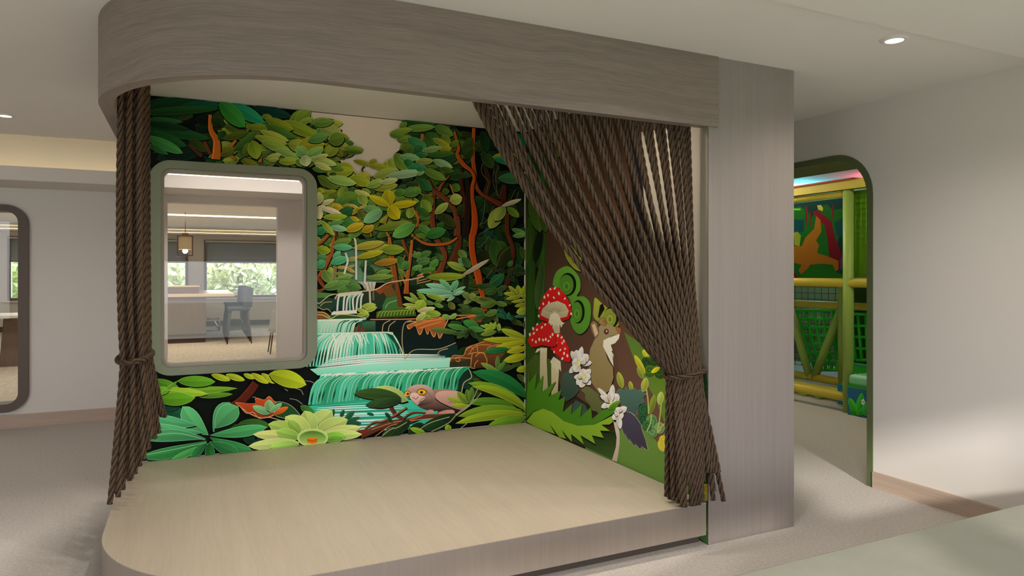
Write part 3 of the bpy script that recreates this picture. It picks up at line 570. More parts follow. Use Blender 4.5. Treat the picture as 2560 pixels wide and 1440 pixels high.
for a in '''1920,960,2220,690,240,158.174.94 1990,960,1900,690,210,152.172.88 1960,970,1670,760,230,168.184.98 1880,960,1470,845,180,142.168.78 1850,960,1700,800,120,128.160.66 2020,960,2400,790,190,158.174.92 1850,990,1290,965,120,188.194.114 2100,960,2560,880,110,174.184.108
 2060,980,2570,965,116,168.188.104 1840,1000,1560,930,130,136.172.74 1830,1060,1235,1105,130,178.194.114 1830,1080,1490,1120,120,146.184.84 2100,1010,2380,985,120,122.168.62 2140,1030,2340,1000,60,96.144.48'''.split(): P.leaves(tD, a, shadow=.05)
c = P.T(tD, '1990,1005')[0]
P.ell(c[0], c[1], 37, 21.5, (158, 182, 98), rim=(186, 200, 130)); P.ell(c[0], c[1]+.5, 33, 17.5, (62, 104, 26), c2=(150, 180, 92)); P.ell(c[0]-1, c[1]+7, 13.5, 8.6, (206, 108, 26)); P.line([(c[0]-14, c[1]+5), (c[0], c[1]+6.5), (c[0]+12, c[1]+4)], 1.6, (116, 48, 14)); P.line([(c[0]-14, c[1]+9), (c[0], c[1]+10), (c[0]+12, c[1]+8)], 1.2, (116, 48, 14))
m_print = print_mat('wall_print_ink')
jungle = thing('jungle_mural', 'paper-cut jungle mural with waterfall and brown bird behind the stage', 'mural', (1.1, MY, .24))
JG.emit(jungle, m_print, {'printed_bird': 'brown bird with yellow eyes', 'printed_water_lily': 'pale green water lily', 'printed_waterfall': 'turquoise stepped waterfall', 'printed_tree_trunks': 'orange brown twisting trunks and branches', 'printed_flower': 'orange flower with mint leaves', 'printed_backdrop': 'black ground and pale beige sky', 'printed_rocks': 'brown and dark rock ledges', 'printed_foliage': 'layered green leaves'})
# ------------------------------------------------------------------ forest mural on the right-hand wall of the stage
FX = 2.592
def f_clamp(v): return Vector((FX, max(2.952, min(5.205, v.y)), max(.002, min(2.699, v.z))))
FM = Print(lambda px, py: atx(px, py, FX), (-1, 0, 0), f_clamp, GAIN)
tM, tN, tO = (1300,560,4.236), (1300,860,3.43), (1180,230,4.115)
P = FM
P.use('printed_backdrop')
def quad(y0, y1, z0, z1, c):
    P.up(); V, Fc, K = P.bins[P.part]; b = len(V)
    V.extend(Vector((FX, y, z))+P.nrm*.001 for y, z in ((y0, z0), (y1, z0), (y1, z1), (y0, z1))); Fc.append((b, b+1, b+2, b+3)); K.append([P.ink(c)]*4)
quad(2.952, 5.205, .002, 2.699, (46, 33, 23))
P.poly([(1330, 330), (1560, 330), (1640, 900), (1540, 1060), (1400, 960), (1360, 700)], (48, 34, 24), (84, 60, 48), axis=1)
P.poly([(1480, 560), (1530, 560), (1560, 760), (1640, 900), (1720, 1120), (1640, 1150), (1560, 980)], (56, 38, 28), (100, 72, 58))
P.poly([(1612, 560), (1604, 330), (1800, 300), (1800, 960), (1700, 960), (1640, 740)], (152, 142, 126), (150, 141, 126), f=.62)
P.poly(P.T(tO, '1560,270 1660,290 1700,600 1790,1230 1780,1460 1700,1440'), (12, 15, 20))
P.poly(P.T(tO, '700,280 1060,260 1180,700 1360,1440 1240,1440 960,800'), (64, 42, 30))
P.poly([(1314, 400), (1369, 400), (1367, 640), (1356, 900), (1314, 910)], (34, 54, 20), (48, 70, 26))
for q in ((1320, 1330, 60), (1336, 1346, 40), (1352, 1362, 66)): P.poly([(q[0], 380), (q[1], 380), (q[1]-2, 880), (q[0]+2, 880)], (q[2]*.6, q[2]+14, q[2]*.35))
P.leaves(tM, '230,20,160,420,90,20.28.12 180,440,210,760,60,24.34.14 90,40,70,420,70,58.78.30 240,400,180,900,80,52.76.36', shadow=0)
P.leaves(tO, '560,900,620,1300,120,36.50.20 640,1000,700,1440,160,60.84.26 720,1200,760,1440,90,52.74.24 800,420,830,520,80,92.110.36 860,600,900,660,60,84.104.30 940,300,990,420,110,62.88.22 720,700,790,720,60,40.54.20')
P.use('printed_hills')
P.poly([(1560, 830), (1620, 870), (1680, 980), (1690, 1130), (1640, 1000), (1590, 910)], (74, 104, 40), (92, 122, 48))
P.poly([(1736, 905), (1748, 895), (1766, 930), (1775, 960), (1780, 1400), (1690, 1300), (1700, 1000)], (44, 76, 40), (52, 84, 44))
P.poly([(1606, 880), (1690, 960), (1690, 1040), (1640, 985)], (66, 98, 30), (100, 124, 42))
P.poly(P.T(tN, '480,1000 640,790 860,730 1040,690 1290,960 1560,1300 1640,1620 900,1400'), (92, 124, 54), (84, 114, 50))
P.poly(P.T(tN, '300,760 640,780 840,740 840,1010 640,920'), (24, 38, 16), (58, 84, 36))
P.poly(P.T(tN, '50,180 130,90 260,130 330,420 50,560'), (66, 86, 34), (56, 78, 30))
P.use('printed_shrubs')
for cx, cy, r, c in ((1060,560,46,(40,86,50)), (1050,640,40,(36,80,46)), (1130,660,50,(84,128,78)), (1140,750,46,(96,136,84)), (1090,700,40,(52,98,58)), (1200,720,44,(118,146,92)), (1080,160,40,(36,66,26)), (1150,140,40,(40,70,26)), (1200,240,48,(44,76,26)), (1110,230,44,(60,94,30)), (1260,800,36,(104,140,90))):
    x, y = P.T(tN, f'{cx},{cy}')[0]; r = r/3.43
    P.ell(x, y, r, r*1.15, c, shadow=(.6, 1))
    P.line([(x+r*k/14*math.cos(k*.7), y+r*1.1*k/14*math.sin(k*.7)) for k in range(1, 14)], 1.3, tuple(v*.45 for v in c))
for x, y, r in ((1235,860,52), (1270,850,40), (1225,820,30), (1600,1250,44), (1590,1290,50)):
    X, Y = P.T(tN, f'{x},{y}')[0]; r /= 3.43; P.ell(X, Y, r, r*1.2, (206, 186, 36), c2=(176, 168, 70)); P.line([(X+r*k/12*math.cos(k*.6), Y+r*k/12*math.sin(k*.6)) for k in range(1, 11)], 1, (150, 132, 40))
P.leaves(tN, '1075,255,985,95,40,168.166.40 1060,300,1010,200,36,120.134.50 880,380,845,240,50,142.150.54 960,400,945,320,32,142.150.54 1060,410,1085,290,56,148.156.64 1120,600,1155,435,44,112.128.46 1200,520,1215,410,50,164.174.86 1080,110,1060,50,26,170.170.40 1100,110,1100,60,20,170.170.40 1200,200,1130,245,30,190.176.30')
for q in ('1085,380 1100,480 1105,600', '1215,500 1200,640 1180,760', '1190,760 1220,700 1300,655', '1130,600 1120,680 1090,750'): P.line(P.T(tN, q), 3, (158, 168, 90))
P.use('printed_fern_spirals')
def swirl(pts, c, eyes):
    P.poly(P.T(tM, pts), c, tuple(v*.86 for v in c), smooth=True, shadow=(1.5, 3))
    for ex, ey, rx, ry in eyes:
        x, y = P.T(tM, f'{ex},{ey}')[0]; rx /= 4.236; ry /= 4.236
        P.ell(x+2, y, rx*1.16, ry*1.12, (14, 22, 8)); P.ell(x-1.5, y+1, rx*.98, ry*.98, tuple(v*.85 for v in c)); P.ell(x-1, y+4, rx*.55, ry*.5, tuple(v*.95 for v in c), rim=(24, 44, 12), rw=.5); P.ell(x-1, y+5, rx*.22, ry*.25, tuple(v*.7 for v in c))
swirl('350,650 380,520 450,460 520,450 600,520 640,600 640,700 605,765 680,768 740,830 756,930 730,1080 650,1165 580,1130 535,1020 560,960 540,830 500,760 420,680', (84, 138, 44), [(500,640,78,110), (610,930,60,112)])
swirl('790,1000 785,850 800,780 860,830 950,910 1045,1040 1030,1088 920,1075', (136, 146, 54), [(960,990,70,100)])
P.poly(P.T(tM, '850,860 880,840 900,900 840,1000 830,980'), (20, 18, 12))
P.leaves(tM, '480,210,640,500,110,126.140.38 540,230,650,410,50,134.146.40')
P.use('printed_toadstools')
RD, CR = (196, 28, 30), (200, 190, 162)
def dots(tile, txt, s=1.0):
    for a in txt.split():
        x, y = map(float, a.split(',')); X, Y = P.T(tile, f'{x},{y}')[0]; r = random.uniform(2.9, 4.2)*s
        P.ell(X, Y, r*.62, r*1.1, (206, 198, 172), rot=random.uniform(-.5, .7), n=9)
for pts in ('175,30 235,35 232,140 245,460 232,440 180,410 172,250', '270,180 340,200 330,340 322,515 298,480 272,440'): P.poly(P.T(tN, pts), (196, 184, 150), (150, 134, 104), shadow=(1, 1))
P.poly(P.T(tN, '132,74 150,40 235,32 232,62 220,56 212,76 200,58 186,80 172,54 152,70'), CR); P.poly(P.T(tN, '262,150 290,108 350,150 356,236 330,200 322,236 300,190 284,210'), CR)
P.poly(P.T(tM, '345,1080 425,1050 425,1180 350,1180'), (176, 164, 132))
P.poly(P.T(tM, '200,930 215,850 260,740 330,668 400,672 470,730 530,830 552,930 520,1005 440,1035 300,1040 215,1010'), RD, (170, 18, 22), shadow=(1.5, 2))
P.poly(P.T(tM, '220,965 240,900 300,842 400,815 480,850 520,920 500,980 420,1000 300,1005'), (196, 186, 156), (156, 140, 108))
for k in range(13):
    a = -2.75+k*.2; x, y = P.T(tM, '372,945')[0]; P.line([(x+9*math.cos(a), y+7*math.sin(a)), (x+(33+3*math.sin(k))*math.cos(a), y+(29)*math.sin(a))], .8, (110, 94, 66), curve=False)
P.poly(P.T(tM, '325,960 372,935 412,960 440,1030 475,1050 455,1065 440,1100 425,1062 408,1100 385,1064 362,1100 345,1066 325,1090 300,1055'), (206, 198, 172), (190, 180, 150))
dots(tM, '262,775 300,755 325,690 372,680 415,735 362,780 478,790 250,845 308,830 530,860 208,890 545,950 202,975')
P.poly(P.T(tM, '362,1160 420,1152 470,1210 520,1310 540,1440 525,1465 478,1455 380,1375 328,1320 390,1250'), RD, (186, 22, 26), shadow=(1.5, 2)); dots(tM, '405,1180 445,1200 385,1265 450,1262 480,1320 430,1335 365,1355 468,1240 470,1370 505,1395 452,1425')
P.poly(P.T(tM, '85,1240 110,1160 160,1090 240,1040 315,1050 350,1110 372,1180 392,1285 345,1305 240,1282 180,1300 125,1305'), RD, (178, 22, 26), shadow=(1.5, 2)); dots(tM, '185,1062 142,1108 235,1095 270,1065 182,1120 150,1158 108,1170 135,1228 172,1248 207,1222 247,1228 276,1222 305,1238 325,1195 348,1170')
P.use('printed_marten')
TN = (136, 122, 88)
body = P.T(tM, '735,1440 745,1330 785,1240 815,1180 820,1120 860,1065 930,1050 1000,1088 1058,1110 1062,1155 1000,1178 935,1215 895,1245 905,1340 935,1440')
lo = P.T(tN, '800,200 806,290 770,400 730,425 680,420 620,335 590,180 600,90')
P.poly(body[:15]+lo, TN, (122, 104, 64), shadow=(2, 2))
P.poly(P.T(tM, '750,1055 780,1028 812,1040 838,1120 825,1190 795,1200 762,1130'), (120, 100, 68), rim=(84, 66, 42), rw=.7); P.poly(P.T(tM, '765,1070 795,1055 815,1110 832,1160 800,1190'), (186, 160, 132))
P.poly(P.T(tM, '835,1045 850,1010 878,988 905,1010 922,1062 890,1078'), (132, 112, 74), rim=(84, 66, 42), rw=.7); P.poly(P.T(tM, '875,1015 900,1010 918,1060 895,1070'), (138, 84, 40))
P.poly(P.T(tM, '888,1232 920,1215 1000,1180 1062,1158 1050,1215 1010,1262 965,1280 985,1340 972,1345 995,1385 985,1440')+P.T(tN, '790,90 800,130 805,192 780,150 745,80 715,20'), (208, 202, 186), (200, 194, 172))
P.line(P.T(tM, '1060,1150 1000,1178 950,1190'), 1, (84, 60, 38)); P.line(P.T(tM, '1040,1180 1000,1182 960,1205'), .8, (84, 60, 38))
x, y = P.T(tM, '918,1140')[0]; P.ell(x, y, 6.4, 7.4, (86, 50, 36)); P.ell(x+.8, y-1.4, 1.6, 2.2, (220, 214, 200), n=9)
P.poly(P.T(tM, '1015,1105 1040,1090 1068,1108 1070,1150 1052,1168 1030,1140'), (140, 82, 42), smooth=True)
P.use('printed_leaves')
P.poly(P.T(tN, '345,400 358,290 372,250 400,238 430,225 455,260 480,330 512,400 470,450 400,495 380,470 350,430'), (62, 82, 70), (44, 62, 54), shadow=(1, 2))
P.poly(P.T(tN, '440,600 455,520 480,480 560,520 580,560 560,630 500,640'), (54, 74, 66), shadow=(1, 1))
P.poly(P.T(tN, '520,338 560,362 600,370 640,400 680,430 690,480 720,500 706,560 712,590 690,610 660,580 620,570 600,520 565,480 560,430 530,400'), (96, 100, 60), (80, 84, 52), shadow=(1, 2))
P.poly(P.T(tN, '830,410 860,385 900,398 910,370 940,395 985,380 1000,400 1040,395 1060,418 1088,428 1060,455 1058,500 1020,530 1000,610 960,590 905,575 870,500'), (70, 98, 88), (56, 80, 72), rim=(110, 132, 118), rw=.6, shadow=(1, 2))
P.poly(P.T(tN, '862,600 930,580 990,620 1040,690 1050,740 1085,840 1098,912 1040,870 1035,905 990,850 985,880 940,810 942,842 900,760 895,780 872,700'), (66, 60, 76), (54, 50, 62), rim=(160, 156, 130), rw=.6, shadow=(1, 2))
P.use('printed_curled_leaf')
P.poly(P.T(tN, '55,665 60,430 85,222 82,330 150,240 132,392 202,265 190,412 312,318 245,452 362,394 332,482 392,450 370,585 452,510 440,604 538,510 520,628 612,540 622,642 765,520 862,488 822,582 645,692 500,704 380,664 280,584 200,554 120,574 60,640'), (72, 122, 28), (62, 110, 26), shadow=(1, 2))
P.poly(P.T(tN, '55,665 120,582 200,554 280,582 380,662 500,702 642,692 800,612 832,642 770,690 700,692 776,746 690,742 722,806 620,782 650,858 522,782 552,864 442,772 448,842 360,736 398,812 340,800 255,682 305,774 150,720'), (126, 158, 42), (112, 148, 40), shadow=(1, 4))
P.use('printed_daisies')
P.poly(P.T(tN, '805,665 848,680 858,780 858,860 836,1010 792,998 826,880 832,800'), (186, 172, 158), (168, 152, 136))
def daisy(pts, cx, cy, c2=(214, 206, 96)):
    for a in pts.split():
        x, y, w = map(float, a.split(',')); P.leaf(*P.T(tN, f'{cx},{cy}')[0], *P.T(tN, f'{x},{y}')[0], w/3.43, (214, 204, 194), rim=0, shadow=.04, shape=.62)
    X, Y = P.T(tN, f'{cx},{cy}')[0]; P.ell(X, Y, 3.6, 6.4, c2, n=10)
daisy('440,60,56 535,20,50 425,250,50 620,160,56 590,90,80 485,50,80 450,150,80 470,240,80 560,120,80', 508, 165)
daisy('465,285,50 610,215,56 490,350,64 525,375,70 610,350,56 545,210,70 500,260,60 610,280,70 580,330,60', 548, 282)
daisy('670,375,40 690,440,40 800,345,50 700,545,50 770,560,60 740,440,80 850,430,80 830,500,70 780,400,60', 785, 500, (206, 204, 120))
daisy('920,540,60 880,640,70 800,650,50 865,730,50 815,595,60 860,540,60', 842, 590, (196, 190, 172))
P.leaf(*P.T(tN, '760,560')[0], *P.T(tN, '862,488')[0], 11, (84, 130, 34))
forest = thing('forest_mural', 'paper-cut forest mural with red toadstools and a marten beside the stage', 'mural', (FX, 4.1, .24))
FM.emit(forest, m_print, {'printed_toadstools': 'red spotted toadstools', 'printed_marten': 'tan marten with white chest', 'printed_daisies': 'white paper daisies', 'printed_curled_leaf': 'bright green curled leaf', 'printed_fern_spirals': 'green spiral ferns', 'printed_backdrop': 'brown and beige ground', 'printed_leaves': 'teal, olive and purple serrated leaves', 'printed_shrubs': 'swirled shrubs and yellow sprigs', 'printed_hills': 'rolling green hills'})
# ------------------------------------------------------------------ palette
m_wall = mat('painted_wall', (222, 215, 207), .75, bump=.02, bscale=300)
m_ceil = mat('painted_ceiling', (232, 227, 220), .8)
m_carpet = mat('grey_beige_carpet', (196, 188, 180), .95, spec=.1, noise=.12, nscale=60, bump=.5, bscale=500)
m_farfloor = mat('pale_patterned_carpet', (196, 186, 170), .95, spec=.1, noise=.12, nscale=5, bump=.2, bscale=300, stretch=(4,.8,1))
m_wfascia = wood('grey_oak_horizontal', (134, 121, 111), .20, 'UV', (1.0, 26, 1), 6, .55, warp=.10)
m_wpillar = wood('grey_oak_vertical', (144, 134, 128), .07, 'Object', (90, 90, 1.2), 3.2, .55)
m_wtop = wood('pale_oak_top', (184, 170, 150), .07, 'Object', (26, 1.0, 26), 3.4, .42, warp=.05)
m_wfront = wood('grey_oak_front', (150, 137, 126), .08, 'Object', (90, 90, 1.2), 3.2, .5)
m_wbase = wood('oak_baseboard', (186, 164, 146), .14, 'Object', (1.0, 1.0, 40), 3, .5)
m_dark = mat('dark_shadow_gap', (70, 62, 56), .8)
m_olive = mat('olive_green_lacquer', (116, 122, 98), .42, spec=.45)
m_green = mat('green_lacquer_reveal', (94, 104, 68), .45)
m_brown = mat('brown_lacquer_frame', (96, 82, 72), .5)
m_lip = mat('pale_window_bead', (150, 142, 126), .5)
m_white = mat('white_metal', (225, 220, 212), .4)
m_lamp = emit('lamp_glow', (255, 240, 215), 9)
m_led = emit('led_glow', (255, 236, 190), 5)
m_glass = glass('window_glass', (.97, .98, .98), .95)
m_leather = mat('olive_leather', (144, 144, 130), .55, noise=.05, nscale=8, bump=.45, bscale=330)

# ------------------------------------------------------------------ shell
def sbox(name, label, cat, m, *boxes):
    b = MB()
    for q in boxes: b.box(*q)
    return struct(b.build(name, m), label, cat)
sbox('floor', 'grey beige carpet floor running around the stage', 'floor', m_carpet, (-7, 9.5, -1.1, 8.12, -.1, 0))
sbox('floor_beyond', 'pale patterned carpet of the room seen through the stage window', 'floor', m_farfloor, (-7, 9.5, 8.12, 21.4, -.1, 0))
sbox('ceiling', 'smooth pale ceiling with recessed downlights', 'ceiling', m_ceil, (-7, 4.76, -1.1, 7.2, 2.7, 2.84), (-7, 4.76, 8.1, 21.4, 2.7, 2.84), (-7, 4.76, 7.2, 8.1, 2.84, 2.9), (3.3, 4.76, 7.2, 8.1, 2.7, 2.84))
sbox('ceiling_bulkhead', 'lower ceiling step across the upper right corner', 'ceiling', m_ceil, (-7, 4.34, -1.1, 2.17, 2.665, 2.7))
sbox('trim_1', 'cove pelmet below the ceiling along the rear wall', 'pelmet', m_wall, (-7, 2.59, 7.36, 8.06, 2.326, 2.45))
# rear wall y = 8.06 with the brown framed opening and the open doorway behind the stage window
LX0, LX1, LZ0, LZ1 = -2.872, -1.483, .235, 2.10
sbox('wall_rear', 'plain pale wall behind and left of the stage', 'wall', m_wall, (-7, LX0, 8.06, 8.2, 0, 2.9), (LX1, -.2, 8.06, 8.2, 0, 2.9), (LX0, LX1, 8.06, 8.2, 0, LZ0), (LX0, LX1, 8.06, 8.2, LZ1, 2.9), (-.2, .904, 8.06, 8.2, 2.25, 2.9), (.904, 3.3, 8.06, 8.2, 0, 2.9))
sbox('baseboard_rear', 'oak baseboard along the rear wall at left', 'baseboard', m_wbase, (-7, -.2, 8.045, 8.06, 0, .13))
# stage back wall with the window hole
sbox('wall_stage', 'wall carrying the jungle mural', 'wall', m_wall, (-.388, WX0, 5.22, 5.36, 0, 2.7), (WX1, 2.6, 5.22, 5.36, 0, 2.7), (WX0, WX1, 5.22, 5.36, 0, WZ0), (WX0, WX1, 5.22, 5.36, WZ1, 2.7), (-.388, -.26, 5.36, 8.06, 0, 2.9))
sbox('wall_column', 'wide grey wood column closing the right end of the stage', 'column', m_wpillar, (2.594, 3.241, 2.95, 8.06, 0, 2.7))
# right wall with the rounded opening to the play room
def arch(y0, y1, z1, r, n=10):
    pts = [(y0, 0)]
    for k in range(n+1):
        a = PI-PI/2*k/n; pts.append((y0+r+r*math.cos(a), z1-r+r*math.sin(a)))
    for k in range(n+1):
        a = PI/2-PI/2*k/n; pts.append((y1-r+r*math.cos(a), z1-r+r*math.sin(a)))
    return pts+[(y1, 0)]
AO = arch(3.255, 5.0, 2.373, .31); AI = arch(3.30, 4.955, 2.328, .27)
b = MB(); b.prism([(4.34, y, z) for y, z in [(-1.1, 0)]+AO+[(9, 0), (9, 3.1), (-1.1, 3.1)]], (.44, 0, 0))
struct(b.build('wall_right', m_wall), 'plain warm white wall on the right with a rounded opening', 'wall')
b = MB(); n = len(AO); fo = [b.bm.verts.new((4.332, y, z)) for y, z in AO]; fi = [b.bm.verts.new((4.332, y, z)) for y, z in AI]
bo = [b.bm.verts.new((4.8, y, z)) for y, z in AO]; bi = [b.bm.verts.new((4.8, y, z)) for y, z in AI]
for i in range(n-1):
    for q in ((fo[i], fo[i+1], fi[i+1], fi[i]), (bo[i], bi[i], bi[i+1], bo[i+1]), (fo[i], bo[i], bo[i+1], fo[i+1]), (fi[i], fi[i+1], bi[i+1], bi[i])): b.bm.faces.new(q)
for q in ((fo[0], fi[0], bi[0], bo[0]), (fo[-1], bo[-1], bi[-1], fi[-1])): b.bm.faces.new(q)
struct(b.build('door_1', m_green), 'rounded green doorway lining leading to the play room', 'doorway')
sbox('baseboard_right', 'oak baseboard along the right wall', 'baseboard', m_wbase, (4.322, 4.34, -1.0, 3.25, 0, .112))
sbox('wall_left', 'outer wall far to the left of the stage', 'wall', m_wall, (-7.1, -7, -1.1, 21.4, 0, 2.9))
# camera-side window wall: the daylight of this room comes through it
RW = [(-6.9, -3.3, .5, 2.62), (-.9, 1.34, .45, 1.73), (1.64, 4.2, .4, 2.12)]
b = MB(); xs = -7
for x0, x1, z0, z1 in RW:
    b.box(xs, x0, -1.1, -.95, 0, 2.9).box(x0, x1, -1.1, -.95, 0, z0).box(x0, x1, -1.1, -.95, z1, 2.9); xs = x1
b.box(xs, 4.34, -1.1, -.95, 0, 2.9)
struct(b.build('wall_front', m_wall), 'window wall behind the viewer', 'wall')
for i, (x0, x1, z0, z1) in enumerate(RW):
    b = MB(); t = .05
    b.box(x0, x1, -1.06, -1.0, z0, z0+t).box(x0, x1, -1.06, -1.0, z1-t, z1)
    for x in ((x0, x1-t) if i == 1 else (x0, (x0*.55+x1*.45), x1-t)): b.box(x, x+t, -1.06, -1.0, z0+t, z1-t)
    struct(b.build(f'window_{4+i}', m_brown), 'daylight window behind the viewer', 'window')

# ------------------------------------------------------------------ stage window
wf = struct(bpy.data.objects.new('window_1', None), 'rounded olive framed window in the jungle mural', 'window'); C.objects.link(wf); wf.location = (.31, MY, .81)
def yf(y): return lambda p: (p[0], y, p[1])
ring_frame(round_rect(-.239, .859, .806, 2.266, .135), round_rect(-.168, .788, .86, 2.212, .06), yf(5.178), yf(5.3)).build('window_frame', m_olive, wf)
ring_frame(round_rect(-.168, .788, .86, 2.212, .06), round_rect(-.15, .77, .878, 2.194, .045), yf(5.215), yf(5.30)).build('window_bead', m_lip, wf)
b = MB(); b.poly([(x, 5.27, z) for x, z in round_rect(-.152, .772, .876, 2.196, .045)]); b.build('window_pane', m_glass, wf)
wf2 = struct(bpy.data.objects.new('window_2', None), 'rounded dark brown framed opening in the left wall', 'window'); C.objects.link(wf2); wf2.location = (-2.1, 8.06, .16)
ring_frame(round_rect(-2.95, -1.405, .16, 2.16, .19), round_rect(-2.86, -1.49, .24, 2.095, .1), yf(8.02), yf(8.22)).build('window_frame', m_brown, wf2)
b = MB(); b.poly([(x, 8.14, z) for x, z in round_rect(-2.87, -1.48, .23, 2.105, .1)]); b.build('window_pane', m_glass, wf2)

# ------------------------------------------------------------------ stage platform
def stage_outline(inset=0, x1=2.578, y1=5.2):
    x0, y0, r = -.375+inset, 2.95+inset, .9-inset
    pts = [(x1, y0), (x1, y1), (x0, y1)]
    for k in range(25):
        a = PI+PI/2*k/24; pts.append((x0+r+r*math.cos(a), y0+r+r*math.sin(a)))
    return pts
stage = thing('stage_platform', 'low pale oak stage with rounded front corner in front of the murals', 'stage', (1.1, 4.0, 0))
MB().prism([(x, y, .2325) for x, y in stage_outline()], (0, 0, .0035)).build('stage_top', m_wtop, stage)
MB().prism([(x, y, .058) for x, y in stage_outline(.001)], (0, 0, .1745)).build('front_panel', m_wfront, stage)
MB().prism([(x, y, .0) for x, y in stage_outline(.06)], (0, 0, .058)).build('toe_kick', m_dark, stage)

# ------------------------------------------------------------------ canopy fascia
def fascia_path(off, y_end=5.2):
    x0, y0, r = -.39+off, 2.938+off, .91-off
    pts = [(x0, y_end), (x0, (y_end+y0+r)/2)]
    for k in range(33):
        a = PI+PI/2*k/32; pts.append((x0+r+r*math.cos(a), y0+r+r*math.sin(a)))
    return pts+[(1.2, y0), (2.0, y0), (2.655, y0)]
po, pi_ = fascia_path(0), fascia_path(.062)
bm = bmesh.new(); uvl = bm.loops.layers.uv.new('UVMap'); z0, z1 = 2.309, 2.699
VO0 = [bm.verts.new((*p, z0)) for p in po]; VO1 = [bm.verts.new((*p, z1)) for p in po]; VI0 = [bm.verts.new((*p, z0)) for p in pi_]; VI1 = [bm.verts.new((*p, z1)) for p in pi_]
arc = [0]
for a, c in zip(po, po[1:]): arc.append(arc[-1]+math.dist(a, c))
def fq(vs, uvs, sm=False):
    f = bm.faces.new(vs); f.smooth = sm
    for l, u in zip(f.loops, uvs): l[uvl].uv = u
for i in range(len(po)-1):
    u0, u1 = arc[i], arc[i+1]
    fq((VO0[i], VO0[i+1], VO1[i+1], VO1[i]), ((u0, z0), (u1, z0), (u1, z1), (u0, z1)))
    fq((VI0[i], VI1[i], VI1[i+1], VI0[i+1]), ((u0, z0), (u0, z1), (u1, z1), (u1, z0)))
    fq((VO0[i], VI0[i], VI0[i+1], VO0[i+1]), ((u0, 0), (u0, .06), (u1, .06), (u1, 0)))
    fq((VO1[i], VO1[i+1], VI1[i+1], VI1[i]), ((u0, 0), (u1, 0), (u1, .06), (u0, .06)))
for i in (0, -1): fq((VO0[i], VO1[i], VI1[i], VI0[i]), ((0, z0), (0, z1), (.06, z1), (.06, z0)))
bmesh.ops.recalc_face_normals(bm, faces=bm.faces[:])
# the inner edge at the right stops against the column's side
for v in (VI0[-1], VI1[-1]): v.co.y = 2.9495
for v in (VI0[-2], VI1[-2]): v.co.x = 2.575
me = bpy.data.meshes.new('stage_canopy'); bm.to_mesh(me); bm.free()
fas = tag(link('stage_canopy', me, m_wfascia), 'grey wood canopy band curving over the front of the stage', 'canopy')
sbox('trim_2', 'grey wood end block of the canopy at the mural edge', 'trim', m_wpillar, (-.326, -.258, 5.12, 5.218, 2.31, 2.699))

# ------------------------------------------------------------------ ropes
def rope_mesh(name, pts, R=.0142, pitch=.150, n=18, step=.0085, phase=0.0):
    P0 = np.array(pts, float); seg = np.linalg.norm(np.diff(P0, axis=0), axis=1); s = np.concatenate([[0], np.cumsum(seg)])
    L = s[-1]; m = max(6, int(L/step)); t = np.linspace(0, L, m)
    Q = np.stack([np.interp(t, s, P0[:, k]) for k in range(3)], 1)
    T = np.gradient(Q, axis=0); T /= np.linalg.norm(T, axis=1)[:, None]
    ref = np.array([0, 1.0, 0]) if abs(T[m//2][1]) < .9 else np.array([1.0, 0, 0])
    U = ref-T*(T@ref)[:, None]; U /= np.linalg.norm(U, axis=1)[:, None]; W = np.cross(T, U)
    a = np.linspace(0, 2*PI, n, endpoint=False)
    ph = (a+PI/3) % (2*PI/3)-PI/3
    prof = R*(.44*np.cos(ph)+np.sqrt(np.maximum(.3249-.1936*np.sin(ph)**2, 0)))
    tw = 2*PI*t/pitch+phase
    ang = a[None, :]+tw[:, None]
    co = Q[:, None, :]+prof[None, :, None]*(np.cos(ang)[..., None]*U[:, None, :]+np.sin(ang)[..., None]*W[:, None, :])
    V = co.reshape(-1, 3)
    i = np.arange(m-1)[:, None]*n; k = np.arange(n)[None, :]
    q = np.stack([i+k, i+(k+1) % n, i+n+(k+1) % n, i+n+k], -1).reshape(-1, 4)
    me = bpy.data.meshes.new(name)
    faces = q.tolist()+[list(range(n))[::-1], list(range((m-1)*n, m*n))]
    me.from_pydata(V.tolist(), [], faces)
    me.polygons.foreach_set('use_smooth', [True]*(len(faces)-2)+[False, False])
    # strand coordinate for the fibre texture: around the strand and along the rope
    uv = me.uv_layers.new(name='UVMap'); li = np.zeros(len(me.loops), int); me.loops.foreach_get('vertex_index', li)
    lu = li.copy().reshape(-1) % n                      # unwrap the seam so that the strand coordinate never runs backwards
    u = lu/n*3
    qs = len(q)*4; f4 = u[:qs].reshape(-1, 4); wrap = (f4.max(1)-f4.min(1)) > 1.5
    f4[wrap] = np.where(f4[wrap] < 1.5, f4[wrap]+3, f4[wrap]); u[:qs] = f4.ravel()
    uv.data.foreach_set('uv', np.stack([u, t[np.minimum(li//n, m-1)]*8], 1).astype(np.float32).ravel())
    return me
m_rope, nt, bs = new_mat('jute_rope')
uvn = N(nt, 'ShaderNodeTexCoord'); mp = N(nt, 'ShaderNodeMapping'); mp.inputs['Scale'].default_value = (9, 3.2, 1); nt.links.new(uvn.outputs['UV'], mp.inputs[0])
nz = N(nt, 'ShaderNodeTexNoise', Scale=3.0, Detail=5.0, Roughness=.7); nt.links.new(mp.outputs[0], nz.inputs['Vector'])
rp = N(nt, 'ShaderNodeValToRGB'); rp.color_ramp.elements[0].color = (*lin((60, 46, 36)), 1); rp.color_ramp.elements[1].color = (*lin((106, 88, 69)), 1); rp.color_ramp.elements[0].position = .34; rp.color_ramp.elements[1].position = .68
nt.links.new(nz.outputs['Fac'], rp.inputs[0])
